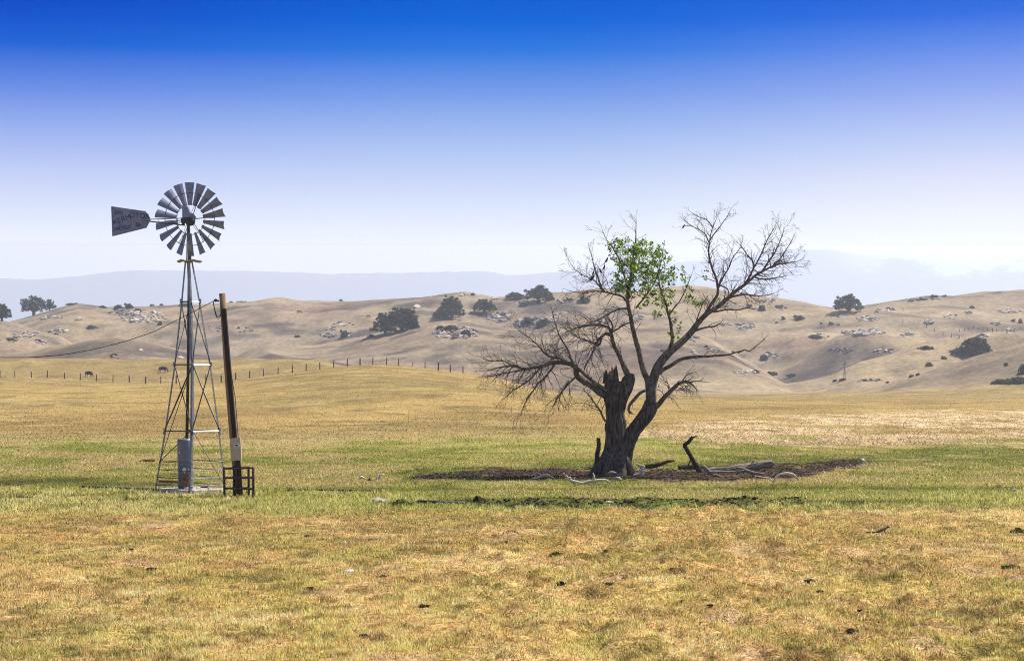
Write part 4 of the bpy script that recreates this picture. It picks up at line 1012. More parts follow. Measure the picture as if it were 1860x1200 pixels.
wood('fallen_log', 'thick grey rotting log lying right of the tree, its split end to the right', 'log', [(1270, 858, .3), (1300, 855, .3), (1335, 852, .2), (1370, 847), (1402, 841)], [15, 14, 15, 17, 15], LOGM, yl, 26, .25, 7, [([(1402, 842), (1408, 838)], [8, 3]), ([(1398, 848), (1407, 846)], [7, 2]), ([(1366, 842, .1), (1370, 835, .1)], [5, 3])])
wood('fallen_log', 'dark rotten log end lying behind the upright bent branch', 'log', [(1232, 850, .8), (1252, 849, .8), (1285, 852, .6), (1310, 856, .5)], [10, 12, 13, 9], DLOG, yl, 18, .22, 9)
wood('fallen_branch', 'pale forked branch lying in front of the bent upright branch', 'branch', [(1276, 846), (1284, 853), (1291, 860), (1302, 863, -.1), (1318, 867, -.1)], [9, 8, 5, 4, 2], LOGM, yg(1290, 866), 10, .15, 11, [([(1284, 856), (1300, 857), (1340, 856), (1352, 854)], [5, 4.5, 4, 3])])
wood('fallen_branch', 'grey straight branch lying against the front of the thick rotting log', 'branch', [(1338, 850), (1350, 852), (1370, 858), (1388, 860)], [9, 8, 5, 2.5], LOGM, yg(1360, 864), 12, .2, 12, [([(1344, 850), (1338, 861)], [6, 4])])
wood('fallen_branch', 'bleached wishbone shaped branch on the grass, farthest right of the dead wood', 'branch', [(1372, 864), (1388, 867), (1398, 868), (1406, 876), (1408, 868), (1418, 861), (1430, 859), (1442, 862), (1451, 871)], [2, 2.5, 3, 4, 4.5, 5.5, 6, 5.5, 4], DEADW, yg(1405, 877), 10, .12, 13)
wood('fallen_branch', 'long bleached branch with an upturned left end, just in front of the tree', 'branch', [(1023, 858), (1030, 866), (1040, 873), (1055, 877), (1075, 873), (1095, 871), (1105, 873), (1109, 878)], [3, 7, 8, 7, 8, 7, 5, 3], DEADW, yg(1060, 880), 12, .14, 14, [([(1079, 872), (1079, 864), (1077, 858)], [6, 4, 2]), ([(1026, 868), (1040, 876), (1051, 881)], [2, 3, 2]), ([(1034, 868, -.05), (1037, 866, -.05)], [7, 5])])
wood('fallen_branch', 'short bleached curved branch lying on the dark soil left of the tree', 'branch', [(965, 868), (975, 868), (983, 864), (991, 862), (998, 864), (1006, 867)], [3, 4.5, 6, 6, 5, 3], DEADW, yg(985, 870), 10, .14, 15, [([(990, 862), (994, 859)], [3, 1.5])])
wood('fallen_branch', 'dark tapering root log lying on the soil right of the tree base', 'branch', [(1166, 850), (1180, 847), (1200, 842), (1212, 838), (1225, 836)], [9, 10, 9, 6, 2.5], DLOG, yg(1185, 852), 14, .22, 16)
wood('wood_stub', 'bright bleached stub of wood against the right of the tree base', 'stub', [(1168, 844), (1166, 852), (1166, 860), (1168, 862)], [9, 8, 6, 4], DEADW, Y0 - .9, 10, .25, 17, [([(1166, 855), (1156, 861), (1150, 862)], [7, 7, 4]), ([(1164, 846), (1156, 842)], [5, 3])])
wood('wood_stub', 'pale curled lump of wood at the front of the tree base', 'stub', [(1103, 864), (1110, 860), (1118, 861), (1123, 866)], [7, 12, 11, 6], LOGM, Y0 - 1.25, 12, .25, 18)
ys_ = yg(660, 871)
wood('fallen_branch', 'small white and dark broken branch, leftmost of the three pieces in the green grass', 'branch', [(653, 866), (657, 866), (661, 868), (666, 870)], [8, 7, 4, 3], DEADW, ys_, 9, .25, 19)
wood('fallen_branch', 'black charred chunk of wood between two white broken branches', 'branch', [(667, 873), (673, 873), (681, 873.5)], [5, 5, 5], DLOG, ys_ - .8, 9, .2, 20, [([(669, 873), (672, 868)], [4, 3])])
wood('fallen_branch', 'small white forked broken branch, rightmost of the three pieces in the green grass', 'branch', [(682, 868), (688, 867), (692, 870), (697, 872)], [6, 8, 5, 3], DEADW, ys_, 9, .25, 21, [([(690, 868), (690, 862), (698, 861)], [5, 3.5, 3]), ([(684, 867), (683, 872)], [5, 4])])
wood('fallen_branch', 'thin weathered stick lying on the grass right of the dark soil', 'branch', [(1459, 860), (1475, 859.5), (1488, 860)], [2.5, 3, 2], LOGM, yg(1470, 861), 7, .2, 22)
wood('fallen_branch', 'thin pale stick lying in the grass far left of the tree behind the dark soil', 'branch', [(797, 847), (803, 846), (806, 846.5)], [1.5, 2, 1.5], DEADW, yg(800, 848), 7, .2, 23)

def rock_mesh(seed, flat=.6, lumps=.28, sub=3):
    bm = bmesh.new(); bmesh.ops.create_icosphere(bm, subdivisions=sub, radius=1)
    g = random.Random(seed); off_ = Vector((g.uniform(0, 50),) * 3)
    planes = [(Vector((g.gauss(0, 1), g.gauss(0, 1), g.gauss(0, .8))).normalized(), g.uniform(.55, .85)) for _ in range(9)]
    for v in bm.verts:
        p = v.co.copy()
        for n_, d_ in planes:
            e = p.dot(n_) - d_
            if e > 0: p -= n_ * e * .85
        p *= 1 + lumps * mnoise.noise(p * 1.6 + off_) + lumps * .45 * mnoise.noise(p * 4.1 + off_)
        p.z *= flat; v.co = p
    me = bpy.data.meshes.new('rock'); bm.to_mesh(me); bm.free(); return me
ROCKM = surf('field stone', (.34, .27, .21), (.50, .42, .34), 5, .95, 0, .1, None, (.18, .14, .11), .8, .03)
DUNG = surf('dried dung', (.022, .016, .012), (.06, .043, .030), 9, .95, 0, .05, None, None, 1., .03)
WHITESTONE = surf('pale stone', (.55, .52, .46), (.68, .65, .60), 7, .9, 0, .1, None, (.35, .31, .27), .6, .02)
def rock(px, py, wpx, hpx, label, mat, name='rock', cat='rock', seed=1):
    c_ = ground_at(px, py); me = rock_mesh(seed); me.name = name; me.materials.append(mat)
    o = bpy.data.objects.new(name, me); C.objects.link(o); k = F / c_.y
    o.location = c_ + Vector((0, 0, hpx / k * .3)); o.scale = (wpx / k / 1.5, wpx / k / 1.7, hpx / k); o.rotation_euler.z = rnd.uniform(0, 6)
    return tag(o, label, cat)
rock(690, 913, 26, 11, 'tan flat topped rock in the green grass left of the dark pipe end', ROCKM, seed=31)
rock(870, 913, 20, 13, 'dark muddy lump of earth at the left end of the muddy ditch', DUNG, 'earth_clod', 'clod', 32)
rock(1567, 841, 9, 9, 'pale rock standing at the right tip of the dark soil', WHITESTONE, seed=33)
rock(1842, 893, 8, 6, 'small white stone in yellow green grass near the right edge', WHITESTONE, seed=34)
rock(635, 1041, 18, 6, 'pale flat stone in the golden grass of the middle foreground', WHITESTONE, seed=35)
rock(1107, 918, 11, 4, 'small white stone in the muddy ditch in front of the tree', WHITESTONE, seed=36)
rock(1324, 883, 8, 4, 'small pale stone on the grass in front of the fallen logs', WHITESTONE, seed=37)
rock(268, 838, 24, 4, 'low dark mound in yellow green grass left of the windmill tank', DUNG, 'earth_clod', 'clod', 38)
rock(1122, 873, 13, 9, 'round pale stone at the foot of the tree trunk', ROCKM, seed=39)

# dung pats in the foreground
DM = [rock_mesh(60 + k, .34, .42) for k in range(4)]
for me in DM: me.materials.append(DUNG); me.name = 'dung'
for k, (px, py, s_) in enumerate([(770, 1104, 1.2), (1472, 1060, 1.6), (1490, 1080, 1.0), (1018, 1063, 1.3), (238, 1000, 1.0), (275, 1035, 1.4), (565, 1070, 1.1), (697, 1050, .9), (1107, 1064, 1.0), (1222, 1037, 1.0),
        (1242, 1093, .9), (660, 1160, 1.3), (1564, 1118, .9), (1550, 1158, 1.3), (1290, 1110, .7), (556, 975, .9), 
        (29, 926, .8), (1605, 898, .8), (1650, 892, .7), (1700, 900, .9), (1735, 885, .6), (548, 802, .9), (1100, 1005, .7), (960, 1040, .8), (64, 1155, .8), (1030, 1080, .6), (920, 985, .6)]):
    c_ = ground_at(px, py); o = bpy.data.objects.new('dung', DM[k % 4]); C.objects.link(o)
    o.location = c_ + Vector((0, 0, .012)); o.scale = (.085 * s_, .075 * s_, .08 * s_); o.rotation_euler.z = rnd.uniform(0, 6)
    tag(o, 'small dark dried clump of dung lying in the pasture grass', 'dung', 'dried dung clumps scattered over the pasture')

# litter of chips and twigs on the dark soil, clods in the ditch
def scatter(n, prof, seed, px0, px1):
    g = np.random.default_rng(seed); o_ = []
    px = g.uniform(px0, px1, n); a, b = ip(px, prof); py = a + (b - a) * g.random(n)
    Y = 13094 / (py - HZ); X = (px - 930) / F * Y
    return X, Y, height(X, Y), g
X_, Y_, Z_, g = scatter(1300, BSOIL, 70, 745, 1560); m = MB()
for x, y, z in zip(X_, Y_, Z_):
    L = g.uniform(.03, .16) if g.random() < .93 else g.uniform(.3, .9); a = g.uniform(0, 6.28); d = Vector((math.cos(a), math.sin(a), g.uniform(-.05, .25))) * L
    p = Vector((x, y, z + .015)); m.tube([p - d / 2, p + d / 2 + Vector((0, 0, .02))], g.uniform(.008, .022) if L < .2 else .013, 4)
lt = m.build('wood_chips', surf('wood chips', (.06, .042, .03), (.20, .145, .10), 1.5, .95, 0, .05, None, (.42, .34, .26), .2, .005, .4, .6)); tag(lt, 'scattered wood chips and twig litter on the dark soil under the tree', 'litter', kind='stuff')
def clods(n, prof, seed, px0, px1, s0, s1, mat, label, name='mud_clods'):
    X_, Y_, Z_, g = scatter(n, prof, seed, px0, px1); base = [rock_mesh(200 + k, .65, .4, 1) for k in range(4)]; m = MB()
    tmpl = [([v.co.copy() for v in b.vertices], [tuple(p.vertices) for p in b.polygons]) for b in base]
    for i, (x, y, z) in enumerate(zip(X_, Y_, Z_)):
        vs, fs = tmpl[i % 4]; s_ = s0 + (s1 - s0) * g.random() ** 2.5; a = g.uniform(0, 6.28); c_, n_ = math.cos(a) * s_, math.sin(a) * s_
        m.add([(x + v.x * c_ - v.y * n_, y + v.x * n_ + v.y * c_, z + v.z * s_ * .9) for v in vs], fs)
    return tag(m.build(name, mat, None, True), label, 'mud', kind='stuff')
MUD = surf('dark mud', (.020, .016, .011), (.05, .038, .026), 3, .95, 0, .1, None, None, .8, .03)
clods(1300, [(p[0], p[1] + 2, p[2] - 2) for p in BDITCH], 80, 860, 1480, .02, .10, MUD, 'trampled dark mud clods in the ditch in front of the tree')
clods(1500, BSOIL, 81, 760, 1560, .02, .10, MUD, 'crumbled clods of dark soil around the tree', 'soil_clods')
# pale broken straw on the bare strip at the right
X_, Y_, Z_, g = scatter(38000, BSTRAW, 82, 1180, 2280); X_ = np.array(X_); keep = fbm(X_ / 3.5 + 4, Y_ / 9, 4, 51) > .36
X_, Y_, Z_ = X_[keep], Y_[keep], Z_[keep]; n = len(X_); a = g.random(n) * 6.283; L = .06 + .13 * g.random(n); zz = .03 + .10 * g.random(n); W = .035
dx, dy = np.cos(a) * L, np.sin(a) * L; ox, oy = -np.sin(a) * W, np.cos(a) * W
V = np.stack([np.stack([X_ - dx - ox, Y_ - dy - oy, Z_ + .005], -1), np.stack([X_ - dx + ox, Y_ - dy + oy, Z_ + .005], -1), np.stack([X_ + dx + ox * .5, Y_ + dy + oy * .5, Z_ + zz], -1), np.stack([X_ + dx - ox * .5, Y_ + dy - oy * .5, Z_ + zz], -1)], 1)
cc = np.array([.70, .54, .31]) * (.2 + 1.0 * g.random((n, 1)))
o = bpy.data.objects.new('straw', np_mesh('straw', V.reshape(-1, 3), np.arange(n * 4).reshape(n, 4), GRASS, False, np.repeat(cc, 4, axis=0))); C.objects.link(o)
tag(o, 'pale broken straw scattered over the bare strip right of the tree', 'straw', kind='stuff')
# green weed clump left of the ditch, and a few along the right edge
WEEDS = [(728, 918, .36, 700, 'bushy dark green weed beside the tan rock'), (1850, 968, .2, 200, 'low green weed in golden grass at the right edge'), (1835, 1035, .16, 90, 'flat dark weed patch in golden grass near the right edge'), (1010, 1012, .12, 50, 'small green weed in golden grass of the middle foreground')]
for k, (px, py, r_, n, lab) in enumerate(WEEDS):
    c_ = ground_at(px, py); g = np.random.default_rng(90 + k); a = g.random(n) * 6.283; rr_ = np.sqrt(g.random(n)) * r_
    q = np.stack([rr_ * np.cos(a), rr_ * np.sin(a), .02 + (r_ - rr_) * .5 * g.random(n)], -1)
    col = np.where(g.random((n, 1)) < .4, np.array([.055, .075, .018]), np.array([.13, .155, .04])) * (.7 + .6 * g.random((n, 1)))
    o = bpy.data.objects.new('weed', leaf_mesh('weed', q, np.full(n, .045), col, 3 + k)); C.objects.link(o); o.location = c_; tag(o, lab, 'weed')

# ------------------------------------------------------------------ animals
def skin_mesh(name, pts, edges, mat, sub=2):
    """grow one continuous body from a skeleton; pts: (x, y, z, radius[, radius2])"""
    me = bpy.data.meshes.new(name); me.from_pydata([p[:3] for p in pts], edges, [])
    o = bpy.data.objects.new(name, me); C.objects.link(o)
    sm_ = o.modifiers.new('skin', 'SKIN'); ss = o.modifiers.new('sub', 'SUBSURF'); ss.levels = sub; ss.render_levels = sub
    for i, p in enumerate(pts):
        sv = me.skin_vertices[0].data[i]; sv.radius = (p[3], p[4] if len(p) > 4 else p[3]); sv.use_root = (i == 0)
    dg = bpy.context.evaluated_depsgraph_get(); dg.update()
    res = bpy.data.meshes.new_from_object(o.evaluated_get(dg)); bpy.data.objects.remove(o)
    res.name = name; res.materials.clear(); res.materials.append(mat)
    res.polygons.foreach_set('use_smooth', [True] * len(res.polygons)); return res
COWM = surf('black cow hide', (.010, .009, .009), (.028, .022, .019), 3, .6, 0, .2, None, None, .2, .01)
def cow_mesh():
    p = [(-.85, 0, 1.08, .26, .30), (-.45, 0, 1.0, .30, .38), (.05, 0, .95, .31, .42), (.5, 0, 1.0, .27, .38), (.85, 0, 1.02, .17, .24), (1.12, 0, .78, .13, .17), (1.28, 0, .50, .11, .14), (1.36, 0, .28, .085, .10), (1.42, 0, .12, .06, .07),
         (-1.08, 0, 1.16, .06), (-1.2, 0, .95, .03), (-1.2, 0, .5, .03), (-1.2, 0, .32, .045)]
    e = [(0, 1), (1, 2), (2, 3), (3, 4), (4, 5), (5, 6), (6, 7), (7, 8), (0, 9), (9, 10), (10, 11), (11, 12)]
    for s_ in (-1, 1):
        n = len(p); p += [(-.78, .19 * s_, .82, .16, .19), (-.70 + .06 * s_, .19 * s_, .60, .10, .11), (-.88 + .06 * s_, .19 * s_, .42, .06, .07), (-.84 + .08 * s_, .19 * s_, .12, .05), (-.80 + .08 * s_, .19 * s_, .02, .06)]
        e += [(0, n)] + [(n + i, n + i + 1) for i in range(4)]
        n = len(p); p += [(.58, .18 * s_, .72, .13, .15), (.60 - .08 * s_, .18 * s_, .42, .065), (.58 - .09 * s_, .18 * s_, .12, .05), (.60 - .09 * s_, .18 * s_, .02, .06)]
        e += [(3, n)] + [(n + i, n + i + 1) for i in range(3)]
        n = len(p); p += [(1.22, .12 * s_, .58, .03), (1.20, .24 * s_, .56, .035)]; e += [(6, n), (n, n + 1)]
    return skin_mesh('cow', p, e, COWM, 2)
COW = cow_mesh()
for px, py, Lp, rz, lab, grp in ((161.5, 685.5, 17, R(-38), 'black cow grazing in the golden pasture, nearer the left edge', None), (296, 677, 20, R(-28), 'black cow grazing in the golden pasture just left of the windmill', None),
        (544, 570.5, 9, R(8), 'tiny black cow far up the brown hillside right of the utility pole', None), (669, 577.5, 7, R(-20), 'tiny black cow on the brown hillside just left of the big dark oak clump', None),
        (1592, 569.5, 7, R(-15), 'tiny dark cow on the right hillside, nearer the lone oak', None), (1613, 562.5, 6, R(160), 'tiny dark cow on the right hillside, farther right from the lone oak', None)):
    o = bpy.data.objects.new('cow', COW); C.objects.link(o); c_ = ground_at(px, py); o.location = c_; k = F / c_.y
    s_ = Lp / k / 2.35 if py < 600 else 1.0
    s_ = max(s_, .8); o.scale = (min(s_, 1.05),) * 3; o.rotation_euler.z = rz; tag(o, lab, 'cow', 'cattle grazing the pasture and hills')
SQM = surf('speckled squirrel fur', (.07, .05, .04), (.22, .17, .13), 60, .9, 0, .1, None, None, .6, .01)
def sq():
    Y = yg(1600, 973); k = F / Y; g0 = ground_at(1603, 973)
    def q(px, py, dy=0., r=1., r2=None): return ((px - 1603) / k, dy, (973 - py) / k, r / k, (r2 or r) / k)
    p = [q(1596, 969, 0, 2.4, 2.7), q(1601, 967.3, 0, 2.5, 2.7), q(1606, 965, 0, 2.2, 2.4), q(1609.5, 962.9, 0, 1.6), q(1612.3, 961.2, 0, 1.75), q(1615, 961.6, 0, 1.0), q(1616.6, 962, 0, .5),
         q(1592, 970, 0, 1.3), q(1586, 970.6, .02, 1.7), q(1580, 970.8, .04, 1.5), q(1576, 970.6, .05, .5)]
    e = [(0, 1), (1, 2), (2, 3), (3, 4), (4, 5), (5, 6), (0, 7), (7, 8), (8, 9), (9, 10)]
    for s_ in (-1, 1):
        n = len(p); p += [q(1611.2, 959.4, .014 * s_, .55), q(1610.9, 958.2, .017 * s_, .4)]; e += [(4, n), (n, n + 1)]
        n = len(p); p += [q(1597, 970.4, .03 * s_, 1.5), q(1600, 972.4, .035 * s_, .7), q(1602, 972.9, .035 * s_, .5)]; e += [(0, n), (n, n + 1), (n + 1, n + 2)]
        n = len(p); p += [q(1606.5, 967.5, .022 * s_, .9), q(1607, 970.5, .022 * s_, .6), q(1608.4, 972.8, .022 * s_, .55)]; e += [(2, n), (n, n + 1), (n + 1, n + 2)]
    o = bpy.data.objects.new('ground_squirrel', skin_mesh('ground_squirrel', p, e, SQM, 2)); C.objects.link(o)
    o.location = g0 + Vector((0, 0, .03)); o.scale = (1.08,) * 3; return tag(o, 'grey brown ground squirrel crouching in golden grass with its head raised', 'squirrel')
sq()

# ------------------------------------------------------------------ fences
POSTM = surf('weathered fence post', (.045, .034, .028), (.11, .085, .066), 4, .9, 0, .1)
WIREM = surf('fence wire', (.08, .07, .06), (.14, .12, .1), 5, .7, .3, .2)
def fence(label, posts, hp, r, wires=(.35, .7, 1.05)):
    ps = [ground_at(px, py) for px, py in posts]; org = ps[0].copy(); t = thing('wire_fence', label, 'fence', org)
    tops = []
    for i, p in enumerate(ps):
        me = MB(); q = p - org; h = hp * rnd.uniform(.88, 1.1); ln = Vector((rnd.uniform(-.07, .07), rnd.uniform(-.05, .05), h))
        rr_ = r * rnd.uniform(.75, 1.25)
        me.tube([q - Vector((0, 0, .4)), q + ln * .5, q + ln], [rr_ * 1.1, rr_, rr_ * .9], 8); me.build('post', POSTM, t)
    for wz in wires:
        me = MB(); me.tube([p - org + Vector((0, 0, wz)) for p in ps], .006, 4, False); me.build('wire', WIREM, t)
    return t
FP = [(-60, 685.5), (-30, 685.5), (0, 685.8), (27, 686), (57, 686), (86, 686.5), (117, 688), (146, 690), (175, 692), (205, 693.5), (235, 694.5), (264, 697), (292, 697), (320, 697), (347, 696), (374, 695), (402, 694), (428, 689.5), (453, 686.5), (479, 683.5), (505, 679.5), (531, 677), (556, 673.5), (581, 670.5), (606, 668), (631, 665), (654, 663.5), (677, 662.5),
      (702, 662.5), (724, 663.5), (749, 665.5), (772, 669), (796, 673), (818, 675.5), (841, 677.5)]
fence('old wooden post and wire fence crossing the pasture rise behind the windmill', FP, 1.4, .105)
FR = [(1640, 587), (1660, 590), (1683, 597), (1697, 602), (1713, 608), (1728, 613), (1742, 615), (1743, 604), (1752, 601), (1760, 600), (1768, 599), (1777, 599), (1786, 600), (1794, 602), (1803, 603), (1811, 604), (1820, 605), (1829, 606), (1842, 604), (1853, 600)]
fence('tiny far post fence winding across the right hand hillside', FR, 1.3, .12, (.9,))

# ------------------------------------------------------------------ oaks and shrubs on the hills
OAKBARK = surf('oak bark', (.045, .036, .03), (.10, .082, .07), 2, .95, 0, .05)
OAKC = [np.array([.020, .030, .012]), np.array([.042, .058, .020]), np.array([.088, .104, .048])]
def oak_parts(kind, seed):
    """a crown of leaf clumps round real limbs; returns trunk and crown meshes, about 11 m wide"""
    g = random.Random(seed); trunk = MB(); cl = []
    H, Wd, tz = {'round': (9.5, 11, 1.5), 'wide': (8.0, 13, 1.7), 'open': (9.5, 10.5, 2.2), 'bush': (3.2, 6.5, .0), 'mound': (5.2, 12, 0.)}[kind]
    nb = 11 if kind in ('round', 'wide', 'open') else 9
    trunk.tube([(0, 0, -.6), (.1, 0, tz * .6), (.0, .1, tz + .6)], [.75, .58, .50], 10, True, furrow(seed, 4, .15))
    for i in range(nb):
        a = 2 * math.pi * (i + g.random() * .7) / nb; el_ = g.uniform(.15, 1.25); L = Wd / 2 * g.uniform(.62, .95)
        end = Vector((math.cos(a) * math.cos(el_) * L, math.sin(a) * math.cos(el_) * L, tz + math.sin(el_) * (H - tz) * g.uniform(.7, .92) + .2))
        mid_ = Vector((end.x * .45, end.y * .45, tz + (end.z - tz) * .62)); s_ = spline([Vector((0, 0, tz)), mid_, end], .9)
        trunk.tube(s_, [float(np.interp(j, [0, len(s_) - 1], [.22, .05])) for j in range(len(s_))], 6)
        for j in range(len(s_) // 3, len(s_)):
            for _ in range(2): cl.append((s_[j] + Vector((g.gauss(0, .9), g.gauss(0, .9), g.gauss(0, .6))), g.uniform(.55, 1.25)))
    for _ in range({'bush': 16, 'open': 40}.get(kind, 64)):                 # clumps on the outside of the dome
        a = g.uniform(0, 6.283); e = math.asin(g.uniform(-.02, 1)); r_ = g.uniform(.82, 1.02)
        cl.append((Vector((math.cos(a) * math.cos(e) * Wd / 2 * r_, math.sin(a) * math.cos(e) * Wd / 2 * r_, tz * .9 + math.sin(e) * (H - tz) * .95 * r_)), g.uniform(.5, 1.15)))
    cen = []; col = []; gg = np.random.default_rng(seed)
    for c_, r_ in cl:
        n = int(80 * r_ ** 2 * (.6 if kind == 'open' else 1.0)) + 10
        d = gg.normal(size=(n, 3)); d /= np.linalg.norm(d, axis=1)[:, None]; d *= (gg.random((n, 1)) ** .5) * r_; d[:, 2] *= .75
        q = np.array(c_) + d; q = q[q[:, 2] > .15]; cen.append(q)
        k = gg.random(); base = OAKC[1] * (1 - k) + OAKC[2] * k if k > .35 else OAKC[0] * (1 - k) + OAKC[1] * k
        col.append(base * (.65 + .7 * gg.random((len(q), 1))))
    cen = np.concatenate(cen); col = np.concatenate(col)
    return trunk.mesh('trunk', OAKBARK, True), leaf_mesh('crown', cen, np.full(len(cen), .27), col, seed + 1, .2), Wd, H
OAKS = {}
for kd in ('round', 'wide', 'open', 'bush', 'mound'):
    OAKS[kd] = [oak_parts(kd, 300 + 10 * i + len(kd)) for i in range(2 if kd != 'mound' else 1)]
def oak(px, py, wpx, hpx, kind, label, name='oak_tree', cat='tree', var=0, group=None, rz=0., back=0.):
    c_ = ground_at(px, py); k = F / c_.y; tm, cm, Wd, H = OAKS[kind][var % len(OAKS[kind])]
    if back: c_ = Vector((c_.x * (1 + back / c_.y), c_.y + back, 0)); c_.z = gz(c_.x, c_.y)
    t = thing(name, label, cat, c_ - Vector((0, 0, .25)), rz, group); sx = wpx / k / Wd * 1.06; t.scale = (sx, sx, hpx / k / H * 1.04)
    for nm, me in (('trunk', tm), ('crown', cm)):
        o = bpy.data.objects.new(nm, me); C.objects.link(o); o.parent = t
OG = 'oak trees scattered over the brown hills'
oak(3, 568, 36, 33, 'open', 'open crowned oak on the hilltop cut off by the left edge', var=0, group=OG)
oak(61, 570, 44, 38, 'open', 'tall open oak on the skyline left of the windmill, the larger of a pair', var=1, group=OG, rz=1.)
oak(90, 564, 22, 22, 'open', 'small oak touching the right side of the larger skyline oak at left', var=0, group=OG, rz=2.)
oak(699, 607, 40, 40, 'round', 'dark dense oak forming the left half of the big clump on the hillside', var=0, group=OG)
oak(730, 601, 54, 45, 'round', 'taller dark oak forming the right half of the big clump on the hillside', var=1, group=OG, rz=2.)
oak(752, 597, 16, 16, 'bush', 'low dark oak skirt at the right end of the big clump', 'oak_tree', var=0, group=OG)
oak(820, 579, 46, 41, 'round', 'rounded oak with a visible trunk on the hillside right of the big clump', var=0, group=OG, rz=4.)
oak(801, 577, 26, 15, 'bush', 'low spreading oak growth at the left foot of the rounded middle oak', var=1, group=OG)
oak(880, 570, 42, 26, 'wide', 'broad low oak on the hillside above the pale rock outcrop', var=0, group=OG, rz=1.)
oak(936, 545, 38, 14, 'wide', 'flat oak crown peeping over the skyline left of the tall skyline oak', var=1, group=OG, rz=.5)
oak(978, 548, 46, 31, 'wide', 'spreading oak with a bare trunk standing on the central skyline', var=0, group=OG, rz=3.)
oak(998, 546, 14, 11, 'bush', 'small shrub at the right foot of the central skyline oak', 'shrub', 'shrub', 0, OG)
oak(1541, 567, 50, 31, 'wide', 'lone spreading oak in the dip of the right hand skyline', var=1, group=OG, rz=.9)
oak(1127, 529, 34, 16, 'wide', 'low oak on the skyline behind the green leaves of the dead tree', var=0, group=OG, rz=2.)
oak(1771, 645, 58, 31, 'mound', 'large dark mound of shrubs in the gully of the right hand hills', 'shrub', 'shrub', 0)
oak(1748, 646, 40, 14, 'mound', 'low shrub spread at the left foot of the large dark mound', 'shrub', 'shrub', 0, rz=2.)
oak(1857, 679, 15, 19, 'mound', 'upright dark shrub at the right edge, topmost of its clump', 'shrub', 'shrub', 0, rz=1.)
oak(1850, 697, 36, 13, 'mound', 'broad dark shrub along the pasture edge at the far right', 'shrub', 'shrub', 0, rz=3.)
oak(1820, 696, 26, 9, 'bush', 'low dark shrub along the pasture edge left of the broad one', 'shrub', 'shrub', 1)
oak(1804, 697, 9, 6, 'bush', 'smallest leftmost shrub of the row along the pasture edge', 'shrub', 'shrub', 0)
SH = [(1827, 666, 9, 8), (1715, 652, 11, 7), (1687, 666, 13, 8), (1668, 682, 8, 6), (1656, 685, 12, 6), (1680, 635, 24, 8), (1612, 696, 10, 5), (1571, 692, 12, 5), (1594, 691, 12, 4), (1530, 691, 14, 6), (1517, 692, 10, 5), (1400, 681, 20, 8), (1372, 677, 16, 7), (1440, 683, 18, 6), (1387, 653, 18, 10),
      (1452, 582, 20, 9), (1443, 577, 5, 6), (1423, 582, 8, 7), (1410, 588, 5, 5), (1414, 560, 16, 7), (1384, 565, 14, 12), (1361, 557, 12, 6), (1765, 560, 12, 6), (1840, 585, 9, 6), (1853, 587, 9, 10), (1510, 591, 10, 6), (1523, 591, 6, 4), (1492, 589, 6, 4), (1480, 614, 26, 7),
      (626, 612, 14, 12), (215, 562, 16, 8), (234, 560, 14, 9), (250, 568, 12, 7), (187, 560, 10, 5), (335, 557, 18, 7), (277, 555, 8, 4), (293, 555, 6, 4), (130, 552, 18, 4), (165, 597, 16, 6), (208, 648, 10, 5), (20, 618, 12, 5), (70, 622, 10, 4), (291, 590, 8, 8), (1060, 551, 18, 10), (960, 592, 22, 14), (985, 592, 20, 12),
      (845, 612, 18, 12), (822, 600, 22, 8), (800, 599, 14, 7), (540, 612, 8, 4), (675, 612, 14, 5), (1696, 540, 14, 6), (1675, 545, 22, 5), (1715, 539, 10, 4), (1655, 548, 14, 4), (1205, 640, 16, 6), (1283, 630, 10, 5), (1330, 640, 10, 4), (950, 556, 14, 6), (1035, 547, 12, 5), (619, 545, 6, 4), (858, 537, 6, 5), (420, 549, 8, 3)]
for k, (px, py, w_, h_) in enumerate(SH):
    side = 'left' if px < 330 else ('central' if px < 1200 else 'right hand')
    if px > 1200: w_, h_ = w_ * .84, h_ * .84
    oak(px, py, w_, h_, 'bush', 'small dark shrub among the rocks and grass of the %s hills' % side, 'shrub', 'shrub', k, 'small dark shrubs on the %s hills' % side, rnd.uniform(0, 6))

